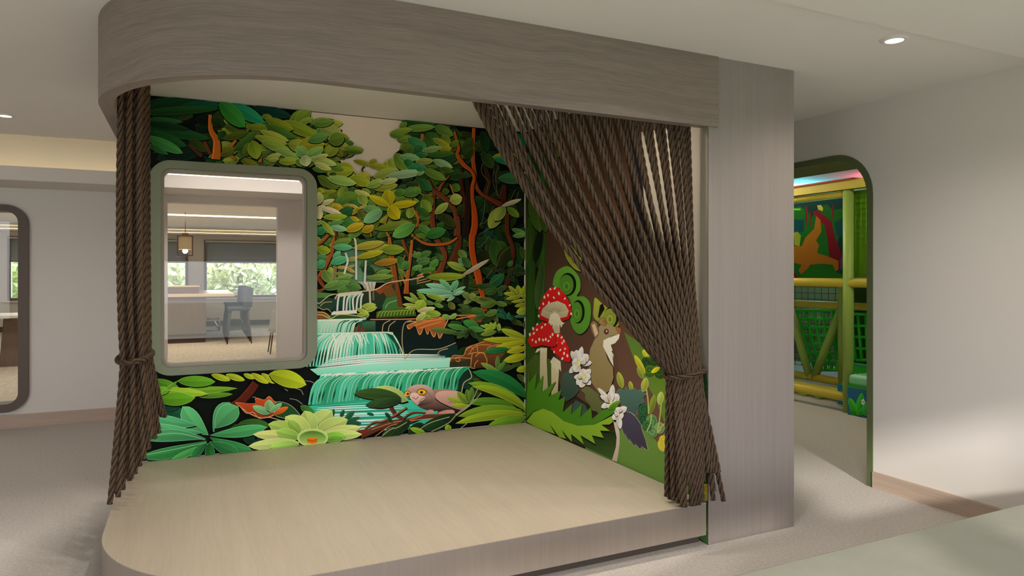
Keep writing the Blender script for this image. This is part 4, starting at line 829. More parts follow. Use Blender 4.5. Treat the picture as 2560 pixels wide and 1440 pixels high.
# dark brown painted along the grooves between strands stands in for their shade
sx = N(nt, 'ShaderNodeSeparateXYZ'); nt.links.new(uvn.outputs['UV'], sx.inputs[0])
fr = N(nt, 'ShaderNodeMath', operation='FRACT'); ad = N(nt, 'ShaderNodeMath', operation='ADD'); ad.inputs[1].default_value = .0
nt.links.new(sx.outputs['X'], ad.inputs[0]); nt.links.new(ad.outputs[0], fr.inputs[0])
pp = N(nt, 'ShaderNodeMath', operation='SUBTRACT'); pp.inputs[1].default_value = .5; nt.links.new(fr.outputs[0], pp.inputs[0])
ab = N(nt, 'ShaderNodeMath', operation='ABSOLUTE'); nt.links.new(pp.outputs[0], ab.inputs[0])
shade_ramp = N(nt, 'ShaderNodeValToRGB'); shade_ramp.color_ramp.elements[0].position = .06; shade_ramp.color_ramp.elements[0].color = (1, 1, 1, 1); shade_ramp.color_ramp.elements[1].position = .17; shade_ramp.color_ramp.elements[1].color = (0, 0, 0, 1)
nt.links.new(ab.outputs[0], shade_ramp.inputs[0])
shade_mix = N(nt, 'ShaderNodeMix', data_type='RGBA'); shade_mix.inputs[7].default_value = (*lin((38, 24, 17)), 1)
nt.links.new(shade_ramp.outputs[0], shade_mix.inputs[0]); nt.links.new(rp.outputs[0], shade_mix.inputs[6]); nt.links.new(shade_mix.outputs[2], bs.inputs['Base Color'])
bp = N(nt, 'ShaderNodeBump', Strength=.5, Distance=.002); nt.links.new(nz.outputs['Fac'], bp.inputs['Height']); nt.links.new(bp.outputs[0], bs.inputs['Normal'])
bs.inputs['Roughness'].default_value = .9; bs.inputs['Specular IOR Level'].default_value = .15
def bez(p0, p1, p2, n=24):
    return [tuple((1-t)**2*a+2*t*(1-t)*b+t*t*c for a, b, c in zip(p0, p1, p2)) for t in [k/n for k in range(n+1)]]
rng = random.Random(5)
cur = thing('rope_curtain', 'long jute rope curtain swept and tied at the right of the stage', 'rope curtain', (2.47, 3.0, .25), 'tied rope curtains')
NR = 45
for i in range(NR):
    t = i/(NR-1); row = i % 3
    yt = 3.045+(-.010, .012, .0)[row]
    x0 = 1.196+(2.53-1.196)*t + (rng.uniform(-.010, .010) if 0 < i < NR-1 else 0)
    tx = 2.372+.19*t+rng.uniform(-.006, .006); ty = 3.0+(-.052, -.004, .044)[row]*(.45+1.1*math.sin(PI*min(.97, max(.03, t))))
    tz = .95+.02*t
    # sag: the long outer ropes hang in a bow, the inner ones fall straight
    k = (1-t); cx = x0+(tx-x0)*(.27+.23*t); cz = 2.40+(tz-2.40)*(.45+.05*t)
    top = bez((x0, yt, 2.40), (cx, (yt+ty)/2, cz), (tx, ty, tz), 30)
    # below the tie the ends splay out
    bx = 2.372+.21*t+rng.uniform(-.012, .012); by = 2.985+(-.085, -.015, .06)[row]+rng.uniform(-.012, .012)
    bz = rng.choice((.252, .27, .32, .37, .42, .47, .52)) if rng.random() < .75 else .255
    if i == NR-1: bx, by, bz = 2.628, 2.868, .262
    elif i in (NR-2, NR-4): bx, by, bz = 2.60-.01*(NR-2-i), 2.875, .42
    elif bx > 2.555: by = min(by, 2.885)
    if by < 2.94 and bx < 2.56: by = max(by, 2.90)
    mid = (tx+(bx-tx)*.35, ty+(by-ty)*.45, tz-(tz-bz)*.42)
    low = bez((tx, ty, tz), mid, (bx, by, bz), 18)
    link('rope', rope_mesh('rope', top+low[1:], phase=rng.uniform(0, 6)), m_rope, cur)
def tie(cx, cy, cz, rx, ry, tilt, rot, parent, R=.014):
    pts = [(cx+rx*math.cos(a)*math.cos(rot)-ry*math.sin(a)*math.sin(rot), cy+rx*math.cos(a)*math.sin(rot)+ry*math.sin(a)*math.cos(rot), cz+tilt*math.cos(a)) for a in [2*PI*k/60 for k in range(62)]]
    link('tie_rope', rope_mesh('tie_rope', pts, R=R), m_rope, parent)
tie(2.468, 2.995, .955, .120, .086, .018, 0, cur)
cur2 = thing('rope_curtain', 'narrow jute rope curtain tied and hanging at the left end of the stage', 'rope curtain', (-.28, 4.4, .27), 'tied rope curtains')
NL = 25
for i in range(NL):
    col, lay = i % 5, i//5; u = col/4; j = lambda a: rng.uniform(-a, a)
    x0 = -.300+.075*u+j(.003); y0 = 3.98+.19*lay+.03*(col % 2)
    tx = -.312+.085*u+j(.004)+.006*lay; ty = 4.16+.10*lay+.03*(col % 2); tz = 1.03
    top = bez((x0, y0, 2.66), (tx-.022+j(.012), y0+(ty-y0)*.5, 1.62), (tx, ty, tz), 26)
    bx = -.372+.20*u+j(.012)+.012*lay; by = 4.08+.10*u+.115*lay+j(.02)
    bz = .262+.30*u**1.4+.012*lay+rng.uniform(0, .06)
    low = bez((tx, ty, tz), (tx+(bx-tx)*.35, ty+(by-ty)*.35, tz-(tz-bz)*.45), (bx, by, bz), 16)
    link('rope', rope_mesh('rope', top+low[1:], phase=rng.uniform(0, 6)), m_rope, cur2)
tie(-.270, 4.38, 1.035, .084, .29, .012, .03, cur2, R=.016)

# ------------------------------------------------------------------ downlights
def downlight(x, y, label, power=DOWN, z=2.7):
    d = thing('downlight', label, 'downlight', (x, y, z), 'recessed ceiling downlights')
    MB().lathe([(.044, z-.012), (.056, z-.012), (.0655, z-.004), (.066, z), (.044, z)], x, y, cap=False).build('trim_ring', m_white, d)
    MB().lathe([(.001, z-.0075), (.045, z-.0075), (.045, z-.001), (.001, z-.001)], x, y).build('lens', m_lamp, d)
    l = bpy.data.lights.new('downlight_beam', 'SPOT'); l.energy = power; l.color = (1, .93, .85); l.spot_size = 2.5; l.spot_blend = 1; l.shadow_soft_size = .05
    lo = bpy.data.objects.new('downlight_beam', l); C.objects.link(lo); lo.location = (x, y, z-.03)
p = atz(2236, 97, 2.7); downlight(p.x, p.y, 'round recessed downlight in the ceiling above the right wall', FRONT)
p = atz(12, 287, 2.7); downlight(p.x, p.y, 'round recessed downlight in the ceiling at the left edge', DOWN*.9)

for x, y, w in ((.3, 1.3, 'ahead of the stage'), (2.0, 2.25, 'just above the picture, before the column')): downlight(x, y, 'recessed downlight in the ceiling '+w, FRONT, 2.7 if y > 2.17 else 2.665)  # unseen downlights added to brighten the front floor and the column
for x, w in ((.55, 'left'), (1.35, 'middle'), (2.15, 'right')): downlight(x, 3.35, f'recessed downlight behind the canopy over the stage, {w} of three', STAGE)

# ------------------------------------------------------------------ bench in front of the viewer
bench = thing('upholstered_bench', 'olive grey leather bench top crossing the lower right corner', 'bench', (2.6, 1.5, 0))
MB().box(.9, 4.2, 1.0, 1.826, .33, .45, bev=.012).build('seat_cushion', m_leather, bench)
MB().box(.95, 4.15, 1.05, 1.78, .06, .33).build('bench_base', m_wfront, bench)
MB().box(1.0, 4.1, 1.1, 1.72, 0, .06).build('plinth', m_dark, bench)
# ------------------------------------------------------------------ play room through the green doorway
m_py = mat('yellow_foam_pipe', (206, 186, 62), .45); m_pg = mat('lime_foam_pipe', (160, 190, 92), .45)
m_net = mat('green_cargo_net', (40, 196, 40), .5); m_mesh = mat('fine_green_net', (104, 160, 14), .6)
m_red = mat('red_vinyl', (170, 24, 34), .5); m_mint = mat('mint_vinyl', (134, 210, 160), .45); m_vgreen = mat('green_vinyl', (44, 150, 56), .45); m_blue = mat('blue_vinyl', (24, 104, 150), .45); m_cyan = mat('cyan_vinyl', (16, 124, 146), .45)
sbox('wall_playroom', 'olive walls closing the play room', 'wall', mat('olive_wall_paint', (120, 122, 84), .8), (9.4, 9.5, 1.9, 9, 0, 2.9), (4.78, 9.5, 1.8, 1.9, 0, 2.9), (4.78, 9.5, 9, 9.1, 0, 2.9))
sbox('ceiling_playroom', 'play room ceiling washed in pink and cyan light', 'ceiling', m_ceil, (4.78, 9.5, 1.8, 9.1, 2.9, 3.0))
SX = 6.432
pf = thing('play_frame', 'lime and yellow padded pipe climbing frame seen through the doorway', 'climbing frame', (SX, 5.2, 0))
def pipe(name, m, pts, r=.052): return MB().tube(pts, r, 16).build(name, m, pf)
def S(px, py, dx=0): 
    v = atx(px, py, SX+dx); return (v.x, v.y, max(v.z, .0))
y_post = S(2121, 700)[1]
pipe('post', m_pg, [(SX, y_post, 0), (SX, y_post, 2.40)], .055)
pipe('post', m_pg, [(SX+.8, S(2107, 800, .8)[1], 0), (SX+.8, S(2107, 800, .8)[1], 2.4)], .055)
pipe('post', m_pg, [(SX, y_post+1.9, 0), (SX, y_post+1.9, 2.40)], .055)
pipe('post', m_pg, [(SX, 3.6, 0), (SX, 3.6, 2.40)], .055)
zc = S(2121, 707)[2]
pipe('rail', m_py, [(SX, y_post+1.9, zc), (SX, y_post, zc)], .05); pipe('rail', m_py, [(SX, y_post, zc), (SX, 4.0, zc)], .05)
for zz, rr, dx in ((2.357, .034, 0), (.16, .05, 0), (S(2060, 762, .8)[2], .045, .8), (S(2100, 955, .8)[2], .05, .8), (S(2080, 978, .4)[2], .05, .4)):
    pipe('rail', m_py, [(SX+dx, y_post+1.9, zz), (SX+dx, y_post-.02 if dx == 0 else y_post+.05, zz)], rr)
pipe('rail', m_py, [(SX+.8, y_post, S(2150, 772, .8)[2]), (SX+.8, 4.0, S(2150, 772, .8)[2])], .045)
zl = S(2030, 945, .8)[2]
pipe('brace', m_pg, [S(1975, 770, .8), S(2026, 948, .8)], .05); pipe('brace', m_pg, [S(2104, 770, .8), S(2034, 948, .8)], .05)
pipe('brace', m_pg, [S(2016, 975, .4), S(2006, 1012, .4)], .05); pipe('brace', m_pg, [S(2040, 978, .4), S(2056, 1014, .4)], .05)
MB().box(SX-.07, SX+.05, 3.9, y_post+1.9, 2.40, 2.495).build('header_beam', m_py, pf)
MB().box(SX-.09, SX+.05, y_post-.12, y_post+1.9, 2.495, 2.512).build('red_capping', m_red, pf)
# printed panel in the upper bay
m_pp = print_mat('play_panel_ink', .4)
PP = Print(lambda px, py: atx(px, py, SX-.012), (-1, 0, 0), lambda v: Vector((v.x, max(y_post+.05, min(y_post+1.85, v.y)), max(zc+.05, min(2.315, v.z)))), 1.0)
tQ = (1970, 370, 4.113)
PP.use('printed_panel'); P = PP
P.poly([(1900, 480), (2113, 480), (2113, 710), (1900, 710)], (12, 56, 52), (6, 40, 30))
P.poly(P.T(tQ, '-60,700 60,620 120,600 200,640 240,720 330,600 400,580 460,640 560,620 580,720 500,760 560,820 500,1000 580,1200 400,1400 -60,1400'), (22, 92, 26), (10, 74, 18))
P.poly(P.T(tQ, '-60,730 170,740 160,860 -60,880'), (8, 60, 66)); P.poly(P.T(tQ, '480,760 580,740 580,920 500,900'), (10, 66, 70))
for q in ('175,590 200,600 195,820 185,780', '225,660 240,650 232,830 220,800', '455,590 475,590 460,760 452,700'): P.poly(P.T(tQ, q), (104, 24, 26))
P.poly(P.T(tQ, '250,655 310,640 450,760 480,900 540,1060 580,1200 500,1260 430,1150 400,900 380,800 300,710'), (116, 18, 34), (70, 8, 16))
P.poly(P.T(tQ, '290,700 335,740 345,860 290,950 320,1000 300,1080 400,1110 520,1160 520,1250 490,1270 460,1200 350,1190 230,1200 190,1260 210,1300 150,1320 110,1260 140,1200 60,1180 -60,1100 -60,1010 140,1010 180,920 270,830'), (150, 100, 26), (112, 70, 18))
P.poly(P.T(tQ, '300,590 340,585 362,620 355,650 310,630'), (190, 180, 70)); P.poly(P.T(tQ, '60,870 100,860 135,900 120,1010 70,1000'), (120, 134, 40))
P.poly(P.T(tQ, '180,1260 260,1200 360,1200 450,1260 560,1300 580,1400 100,1400'), (24, 80, 16)); P.poly(P.T(tQ, '-60,1300 60,1270 120,1400 -60,1400'), (90, 14, 26)); P.poly(P.T(tQ, '530,1160 580,1060 580,1240 540,1250'), (72, 50, 78))
P.poly(P.T(tQ, '-60,622 130,622 130,640 -60,640'), (92, 190, 40))
panel = MB().box(SX-.01, SX+.01, y_post+.04, y_post+1.86, zc+.04, 2.32).build('play_panel', m_cyan, pf)
PP.emit(panel, m_pp)
# fine net panel of the right bay, slanting cargo nets of the lower bay
def net(name, m, p00, p10, p11, p01, nu, nv, r):
    b = MB(); p00, p10, p11, p01 = map(Vector, (p00, p10, p11, p01))
    L = lambda a, c, t: a+(c-a)*t
    for i in range(nu+1): b.tube([L(p00, p10, i/nu), L(p01, p11, i/nu)], r, 6)
    for j in range(nv+1): b.tube([L(p00, p01, j/nv), L(p10, p11, j/nv)], r, 6)
    return b.build(name, m, pf)
net('fine_net', m_mesh, (SX+.05, 4.05, zc+.1), (SX+.05, y_post-.05, zc+.1), (SX+.05, y_post-.05, 2.38), (SX+.05, 4.05, 2.38), 16, 14, .004)
MB().box(SX+.075, SX+.085, 4.05, y_post+.03, zc+.06, 2.39).build('green_backing', m_mesh, pf)
MB().box(SX+.98, SX+1.0, S(2200, 800, .98)[1], S(2134, 800, .98)[1], .4, zc-.02).build('green_backing', mat('dark_green_vinyl', (50, 90, 18), .6), pf)
m_wire = mat('dark_net', (60, 60, 44), .7)
net('dark_net', m_wire, (SX+1.4, y_post+.3, .2), (SX+1.4, y_post+3, .2), (SX+1.4, y_post+3, zc), (SX+1.4, y_post+.3, zc), 24, 14, .004)
def flatnet(p00, p10, p11, p01, nu, nv, w):
    b = MB(); p00, p10, p11, p01 = map(Vector, (p00, p10, p11, p01)); L = lambda a, c, t: a+(c-a)*t
    for i in range(nu+1): b.tube([L(p00, p10, i/nu), L(p01, p11, i/nu)], w, 8)
    for j in range(nv+1): b.tube([L(p00, p01, j/nv), L(p10, p11, j/nv)], w*.9, 8)
    return b.build('cargo_net', m_net, pf)
flatnet(S(2024, 925, 1.0), S(2110, 925, .86), S(2104, 776, 1.0), S(1972, 776, 1.0), 6, 7, .022)
flatnet(S(2140, 900, .86), S(2185, 900, .86), S(2185, 786, .86), S(2126, 786, .86), 3, 4, .02)
MB().box(SX+.85, SX+1.2, y_post-.02, y_post+.85, .3, S(2060, 905, .85)[2]).build('slide_base', m_net, pf)
MB().box(SX+.2, SX+.24, y_post+.06, y_post+.3, .02, S(2095, 960, .2)[2]).build('cyan_panel', m_cyan, pf)
# soft block in front at the right
yb = y_post-.05
zt, zg = S(2150, 928, .2)[2], S(2140, 972, -.10)[2]
blk = thing('soft_play_block', 'mint topped blue soft play block printed with green plants', 'play block', (SX, yb-.5, 0))
MB().box(SX-.10, SX+.62, yb-1.1, yb-.02, zt-.12, zt, bev=.04).build('block_top', m_mint, blk)
MB().box(SX-.10, SX+.60, yb-1.1, yb-.02, zg, zt-.10).build('green_band', m_vgreen, blk)
bb = MB().box(SX-.10, SX+.60, yb-1.1, yb-.02, 0, zg).build('block_body', m_blue, blk)
BP = Print(lambda px, py: atx(px, py, SX-.103), (-1, 0, 0), lambda v: Vector((v.x, max(yb-1.09, min(yb-.03, v.y)), max(.004, min(zg, v.z)))), 1.9); BP.use('printed_plants'); P = BP
tU = (1970, 700, 4.0)
P.leaves(tU, '700,1360,740,1130,70,44.140.40 680,1330,615,1180,60,54.150.40 700,1350,800,1270,60,36.130.44 690,1350,620,1290,50,40.120.40 780,1360,790,1220,60,40.130.50')
for k in range(5): P.ell(1970+752/4+3*math.cos(k*1.26), 700+1220/4+5*math.sin(k*1.26), 2.2, 3.4, (214, 206, 208), n=8)
BP.emit(bb, m_pp)
for x, y, z, c, e in ((8.8, 7.9, 2.72, (.12, .8, 1), 34), (8.8, 6.5, 2.72, (1, .16, .26), 12), (5.9, 6.5, 2.8, (1, .93, .75), PLAY), (5.5, 3.2, 2.8, (1, .93, .75), PLAY)):
    l = bpy.data.lights.new('play_room_lamp', 'POINT'); l.energy = e; l.color = c; l.shadow_soft_size = .12
    o = bpy.data.objects.new('play_room_lamp', l); C.objects.link(o); o.location = (x, y, z)

# ------------------------------------------------------------------ room beyond the stage window
m_ctr = wood('counter_wood', (112, 92, 76), .12, 'Object', (20, 20, .6), 3, .5); m_top = mat('counter_top_stone', (206, 186, 156), .35)
m_leg = mat('dark_walnut', (70, 48, 36), .5); m_fab = mat('charcoal_fabric', (74, 76, 86), .9, noise=.2, nscale=30); m_fab2 = mat('beige_fabric', (170, 156, 140), .9); m_bronze = mat('bronze_metal', (104, 78, 56), .4, metal=.6)
m_blind, nt, bs = new_mat('grey_roller_blind'); bs.inputs['Base Color'].default_value = (*lin((170, 166, 162)), 1); bs.inputs['Roughness'].default_value = .9
tl = N(nt, 'ShaderNodeBsdfTranslucent', Color=(*lin((150, 148, 146)), 1)); tp = N(nt, 'ShaderNodeBsdfTransparent', Color=(.6, .6, .6, 1)); m1 = N(nt, 'ShaderNodeMixShader'); m1.inputs[0].default_value = .55; m2 = N(nt, 'ShaderNodeMixShader'); m2.inputs[0].default_value = .10
nt.links.new(bs.outputs[0], m1.inputs[1]); nt.links.new(tl.outputs[0], m1.inputs[2]); nt.links.new(m1.outputs[0], m2.inputs[1]); nt.links.new(tp.outputs[0], m2.inputs[2]); nt.links.new(m2.outputs[0], nt.nodes['Material Output'].inputs[0]); m_fr = mat('window_frame_grey', (112, 100, 90), .5)
FY = 21.2
WIN = [(.402, 3.0), (-2.0, -.01), (-4.15, -2.35), (-6.6, -4.7)]; wz0, wz1 = .80, 2.44
b = MB(); xs = -7
for x0, x1 in sorted(WIN):
    b.box(xs, x0, FY, FY+.2, 0, 2.9).box(x0, x1, FY, FY+.2, 0, wz0).box(x0, x1, FY, FY+.2, wz1, 2.9); xs = x1
b.box(xs, 9.5, FY, FY+.2, 0, 2.9)
struct(b.build('wall_far', m_wall), 'far window wall of the room behind the stage', 'wall')
sbox('wall_far_side', 'pale side wall of the room behind the stage', 'wall', m_wall, (3.3, 3.4, 8.2, FY, 0, 2.9))
sbox('baseboard_far', 'dark baseboard under the far windows', 'baseboard', m_leg, (-7, 3.3, FY-.02, FY, 0, .14))
LB = ['grey roller blind half lowered over the widest far window', 'grey roller blind behind the hanging lantern', 'grey roller blind in the window seen through the brown frame', None]
for i, (x0, x1) in enumerate(WIN):
    w = struct(bpy.data.objects.new(f'window_{7+i}', None), ['wide far window over the bar stools', 'far window behind the lantern', 'far window seen through the brown framed opening', 'far window at the room corner'][i], 'window'); C.objects.link(w); w.location = ((x0+x1)/2, FY, wz0)
    t = .07; b = MB(); b.box(x0, x1, FY-.03, FY+.12, wz0, wz0+t).box(x0, x1, FY-.03, FY+.12, wz1-t, wz1).box(x0, x0+t, FY-.03, FY+.12, wz0+t, wz1-t).box(x1-t, x1, FY-.03, FY+.12, wz0+t, wz1-t)
    b.build('window_frame', m_fr, w)
    MB().box(x0+t, x1-t, FY+.05, FY+.056, wz0+t, wz1-t).build('window_pane', m_glass, w)
    MB().box(x0-.05, x1+.05, FY-.12, FY-.03, wz0-.04, wz0).build('window_sill', m_white, w)
    if LB[i]:
        rb = thing('roller_blind', LB[i], 'blind', ((x0+x1)/2, FY-.03, 1.8), 'roller blinds on the far windows')
        MB().box(x0+.03, x1-.03, FY-.04, FY-.034, 1.80, 2.40).build('blind_fabric', m_blind, rb); MB().tube([(x0+.03, FY-.045, 1.80), (x1-.03, FY-.045, 1.80)], .012, 8).build('bottom_bar', m_fr, rb)
        MB().tube([(x0+.03, FY-.06, 2.40), (x1-.03, FY-.06, 2.40)], .028, 10).build('roller', m_white, rb)
def led(label, x0, x1, y, z, w=.06, m=None):
    o = MB().box(x0, x1, y-w/2, y+w/2, z-.012, z).build('led_strip', m or m_led); return tag(o, label, 'led strip', 'linear led strips')
led('hidden warm led strip lying on the cove pelmet at left', -6.9, -.4, 7.93, 2.462, .03)
led('warm led strip lying on the cove pelmet behind the stage window', -.2, 2.5, 7.40, 2.462, .03)
led('bright led line in the ceiling over the bar counter', -6, 3.2, 15.6, 2.6995, .22)
led('thin led line above the far windows', -6, 3.2, FY-.35, 2.62, .05)
sbox('trim_3', 'slim shelf carrying the led line above the far windows', 'trim', m_wall, (-7, 3.3, FY-.45, FY, 2.56, 2.608))
# bar counter
cn = thing('bar_counter', 'pale topped wooden bar counter in the room behind the window', 'counter', (-.2, 16.3, 0))
MB().box(-1.6, .345, 16.25, 19.6, .10, .99).build('counter_body', m_ctr, cn); MB().box(-1.55, .33, 16.27, 19.55, 0, .10).build('counter_plinth', m_leg, cn)
MB().box(-1.7, .92, 16.2, 19.7, .99, 1.055, bev=.006).build('counter_top', m_top, cn)
MB().box(-1.6, .35, 16.235, 16.25, .16, .19).build('counter_groove', m_leg, cn)
b = MB()
for a, c in (((.36, 16.35, .24), (.62, 16.35, .24)), ((.62, 16.35, .24), (.62, 16.35, .50)), ((.62, 16.35, .50), (.36, 16.35, .50)), ((.62, 16.35, .24), (.62, 19.4, .24))): b.tube([a, c], .02, 8)
b.build('foot_rail', m_bronze, cn)
bx = thing('counter_box', 'raised wooden display box standing on the bar counter', 'box', (-.03, 16.8, 1.056))
MB().box(-.62, .21, 16.45, 17.3, 1.056, 1.20).build('box_body', m_ctr, bx); MB().box(-.63, .22, 16.44, 17.31, 1.20, 1.225).build('box_lid', m_top, bx)
# bar stools
def stool(label):
    s = thing('bar_stool', label, 'bar stool', (0, 0, 0), 'bar stools along the counter')
    b = MB(); b.box(-.22, .22, -.22, .22, .70, .77, bev=.03); b.build('seat', m_fab, s, True)
    b = MB(); n = 10
    for k in range(n):
        a0 = -1.1+2.2*k/n; a1 = -1.1+2.2*(k+1)/n
        q = [(.27*math.cos(a), .25*math.sin(a)) for a in (a0, a1)]; q2 = [(.22*math.cos(a), .21*math.sin(a)) for a in (a1, a0)]
        b.prism([(x, y, .76) for x, y in q+q2], (.03, 0, .42))
    b.build('backrest', m_fab, s, True)
    for sx in (-1, 1):
        for sy in (-1, 1):
            MB().tube([(sx*.17, sy*.17, .71), (sx*.24, sy*.23, 0)], .022, 8, r2=.014).build('leg', m_leg, s, True)
    b = MB()
    for sy in (-1, 1): b.tube([(-.2, sy*.2, .3), (.2, sy*.2, .3)], .012, 8)
    b.tube([(.2, -.2, .3), (.2, .2, .3)], .012, 8); b.build('foot_ring', m_leg, s, True)
    return s
SLB = ['charcoal bar stool standing first in the row at the counter end', 'charcoal bar stool second in the row along the counter', 'charcoal bar stool third in the row along the counter', 'charcoal bar stool fourth in the row along the counter', 'charcoal bar stool fifth in the row along the counter', 'charcoal bar stool last in the row, nearest the far windows']
first = stool(SLB[0])
for i, lb in enumerate(SLB):
    s = first
    if i:
        s = first.copy(); C.objects.link(s); s['label'] = lb
        for ch in list(first.children):
            c = ch.copy(); C.objects.link(c); c.parent = s
    s.location = (.98+.012*i, 15.85+.62*i, 0)
# lounge chair half hidden by the wall
lc = thing('lounge_chair', 'beige shell chair on thin dark legs beside the mauve wall', 'chair', (1.62, 13.45, 0))
b = MB(); rows = []
for j in range(7):
    v = j/6; row = []
    for k in range(9):
        u = -1+2*k/8; z = .44+.47*v*(1-.25*abs(u)**2); x = 1.62+.27*u*(1-.1*v); y = 13.35+.26*(1-u*u)*0+.0-.24*v*.6-.10*(1-u*u)*(1-.2*v)
        row.append(b.bm.verts.new((x, y, z)))
    rows.append(row)
for r0, r1 in zip(rows, rows[1:]):
    for k in range(8): b.bm.faces.new((r0[k], r0[k+1], r1[k+1], r1[k]))
o = b.build('shell_back', m_fab2, lc, smooth=True); md = o.modifiers.new('thick', 'SOLIDIFY'); md.thickness = .04
MB().box(1.36, 1.88, 13.28, 13.74, .40, .48, bev=.03).build('seat', m_fab2, lc)
for sx, sy in ((-.2, -.1), (.2, -.1), (-.2, .2), (.2, .2)): MB().tube([(1.62+sx, 13.5+sy, .40), (1.62+sx*1.25, 13.5+sy*1.3, 0)], .014, 8, r2=.01).build('leg', m_leg, lc)
# lantern
lp = aty(463, 615, 15.0); ln = thing('pendant_lantern', 'hanging bronze box lantern with pale shades over the counter', 'lantern', (lp.x, 15.0, lp.z))
x, y, z = lp; w, h = .13, .20; b = MB(); r = .012
for sx in (-1, 1):
    for sy in (-1, 1): b.box(x+sx*w-r, x+sx*w+r, y+sy*w-r, y+sy*w+r, z-h, z+h)
for zz in (z-h, z+h-.02):
    for s in (-1, 1): b.box(x-w, x+w, y+s*w-r, y+s*w+r, zz, zz+.02); b.box(x+s*w-r, x+s*w+r, y-w, y+w, zz, zz+.02)
b.build('lantern_frame', m_bronze, ln)
b = MB(); 
for s in (-1, 1): b.box(x-w+r, x+w-r, y+s*w-.003, y+s*w+.003, z-h*.35, z+h-.02); b.box(x+s*w-.003, x+s*w+.003, y-w+r, y+w-r, z-h*.35, z+h-.02)
b.build('lantern_shade', mat('linen_shade', (206, 186, 150), .8), ln)
bm = bmesh.new(); bmesh.ops.create_uvsphere(bm, u_segments=16, v_segments=10, radius=.05)
for v in bm.verts: v.co += Vector((x, y, z-.10))
me = bpy.data.meshes.new('bulb'); bm.to_mesh(me); bm.free(); link('bulb', me, m_lamp, ln)
MB().box(x-.06, x+.06, y-.008, y+.008, z+h, z+h+.06).build('handle', m_bronze, ln); MB().tube([(x, y, z+h+.06), (x, y, 2.70)], .006, 6).build('cord', m_leg, ln)
# table seen through the brown frame
tb = thing('dining_table', 'white topped table on a tapered brown pedestal beyond the brown frame', 'table', (-2.66, 13.6, 0))
t0 = aty(30, 787, 13.4); MB().box(-3.9, -2.32, 13.1, 14.1, t0.z-.04, t0.z, bev=.005).build('table_top', m_white, tb)
b = MB(); zt = t0.z-.04; fr = [(-2.50, 13.35), (-2.42, 13.85), (-2.72, 13.85), (-2.72, 13.35)]
b.prism([(-2.74, 13.40, 0), (-2.44, 13.40, 0), (-2.50, 13.40, zt), (-2.68, 13.40, zt)], (0, .4, 0)); b.build('pedestal', m_ctr, tb)

# ------------------------------------------------------------------ garden outside the far windows
sbox('ground', 'garden ground outside the far windows', 'ground', mat('garden_grass', (110, 130, 70), .9, noise=.3, nscale=3), (-30, 30, 21.5, 50, -.3, -.1), (-30, 30, -30, -1.2, -.3, -.1))
m_lf = [mat('leaf_green_pale', (225, 228, 170), .6, noise=.35, nscale=3), mat('leaf_green_mid', (196, 208, 132), .6, noise=.35, nscale=3), mat('leaf_green_blue', (206, 220, 214), .6, noise=.4, nscale=4)]
m_bark = mat('tree_bark', (110, 90, 70), .9)
def tree(x, y, h, r, k, label, seed):
    rg = random.Random(seed); t = thing('garden_tree', label, 'tree', (x, y, -.1), 'trees outside the far windows')
    MB().tube([(x, y, -.1), (x+.05, y, h*.35), (x-.03, y+.02, h*.7)], .04, 8, r2=.02).build('trunk', m_bark, t)
    b = MB()
    for i in range(900):
        while True:
            v = Vector((rg.uniform(-1, 1), rg.uniform(-1, 1), rg.uniform(-1, 1)))
            if .35 < v.length < 1: break
        c = Vector((x+v.x*r, y+v.y*r*.7, h*.55+v.z*h*.5)); s = rg.uniform(.10, .22)
        a = Vector((rg.uniform(-1, 1), rg.uniform(-1, 1), rg.uniform(-1, 1))).normalized(); d = a.orthogonal().normalized()
        b.poly([c-a*s, c+d*s*.5, c+a*s, c-d*s*.5])
    b.build('foliage', m_lf[k], t)
LT = ['pale green tree outside behind the bar stool backs', 'mid green tree outside the middle of the wide window', 'blue green tree outside the right part of the wide window', 'pale tree outside the window behind the lantern', 'green tree outside the left part of the wide window', 'tree outside the window seen through the brown frame', 'blue green bush beside the tree outside the brown framed view']
for i, (x, y, h, r, k) in enumerate([(1.5, 24.6, 2.3, .95, 0), (2.7, 27.6, 3.6, 1.2, 1), (3.9, 24.8, 2.4, 1.1, 2), (-1.1, 24.9, 2.4, 1.2, 0), (.3, 28, 3.4, 1.3, 1), (-5.4, 25, 3.0, 1.2, 1), (-4.2, 28, 2.6, 1.3, 2)]): tree(x, y, h, r, k, LT[i], 20+i)

# ------------------------------------------------------------------ daylight, lamps, camera
w = bpy.data.worlds.new('daylight'); bpy.context.scene.world = w; w.use_nodes = True; nt = w.node_tree; bg = nt.nodes['Background']
tc = N(nt, 'ShaderNodeTexCoord'); sp = N(nt, 'ShaderNodeSeparateXYZ'); nt.links.new(tc.outputs['Generated'], sp.inputs[0])
rp = N(nt, 'ShaderNodeValToRGB'); e = rp.color_ramp.elements; e[0].position = .42; e[0].color = (.55, .55, .5, 1); e[1].position = .8; e[1].color = (.55, .68, .9, 1); q = e.new(.52); q.color = (.9, .93, 1, 1)
ma = N(nt, 'ShaderNodeMath', operation='MULTIPLY_ADD'); ma.inputs[1].default_value = .5; ma.inputs[2].default_value = .5
nt.links.new(sp.outputs['Z'], ma.inputs[0]); nt.links.new(ma.outputs[0], rp.inputs[0]); nt.links.new(rp.outputs[0], bg.inputs[0]); bg.inputs[1].default_value = WORLD
def area(name, loc, size, energy, color, rot):
    l = bpy.data.lights.new(name, 'AREA'); l.shape = 'RECTANGLE'; l.size, l.size_y = size; l.energy = energy; l.color = color
    o = bpy.data.objects.new(name, l); C.objects.link(o); o.location = loc; o.rotation_euler = rot; return o
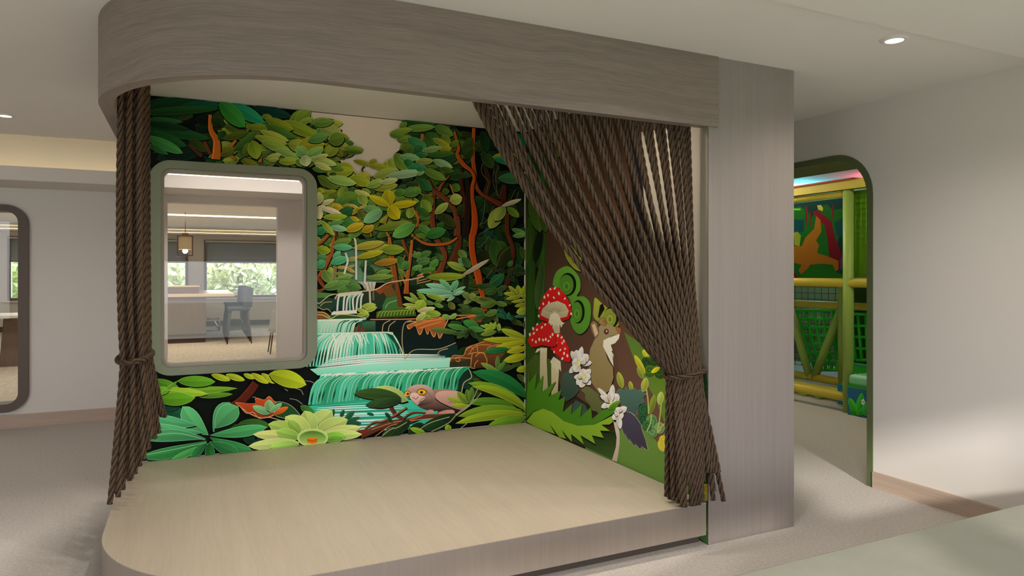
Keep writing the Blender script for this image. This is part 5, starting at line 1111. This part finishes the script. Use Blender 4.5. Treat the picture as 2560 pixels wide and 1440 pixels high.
for (x0, x1, z0, z1), e in zip(RW, SKYW):     # sky light entering by the windows behind the viewer
    area('window_daylight', ((x0+x1)/2, -1.25, (z0+z1)/2), (x1-x0, z1-z0), e, (.86, .92, 1), (PI/2, 0, 0))
for x0, x1 in WIN: area('far_window_daylight', ((x0+x1)/2, FY+.35, 1.35), (x1-x0, 1.0), FARW, (.95, .97, 1), (-PI/2, 0, 0))
area('far_ceiling_glow', (-.5, 15.0, 2.66), (7, .5), 70, (1, .92, .8), (0, 0, 0)); area('far_ceiling_glow', (-.5, 11.0, 2.66), (7, .5), 60, (1, .92, .8), (0, 0, 0))
area('cove_glow', (-3.6, 7.9, 2.48), (6.6, .04), COVE, (1, .84, .52), (PI, 0, 0))
area('backstage_fill', (1.0, 6.75, 2.68), (2.4, .3), 20, (1, .94, .9), (0, 0, 0))  # unseen fill light added to brighten the pelmet behind the stage window
area('canopy_fill', (1.2, 3.16, 2.42), (2.3, .08), GLOW, (1, .9, .7), (PI, 0, 0))  # unseen warm fill added behind the fascia to lift the niche ceiling
s = bpy.data.lights.new('sun', 'SUN'); s.energy = SUN; s.angle = math.radians(3.6); s.color = (1, .96, .9); so = bpy.data.objects.new('sun', s); C.objects.link(so)
d = Vector((.43, .90, -.37)).normalized(); so.rotation_euler = (-d).to_track_quat('Z', 'Y').to_euler()
cam = bpy.data.cameras.new('camera'); co = bpy.data.objects.new('camera', cam); C.objects.link(co); bpy.context.scene.camera = co
cam.sensor_width = 36; cam.lens = F/2560*36; cam.shift_y = (HY-720)/2560*-1*-1
co.location = (0, 0, EYE); co.rotation_euler = (PI/2, 0, -YAW); cam.clip_start = .02
sc = bpy.context.scene
sc.view_settings.view_transform = 'Standard'; sc.view_settings.look = 'None'; sc.view_settings.exposure = EXPO; sc.view_settings.gamma = 1
sc.cycles.max_bounces = 8; sc.cycles.diffuse_bounces = 5; sc.cycles.glossy_bounces = 4; sc.cycles.transparent_max_bounces = 12; sc.cycles.use_denoising = True; sc.cycles.sample_clamp_indirect = 6
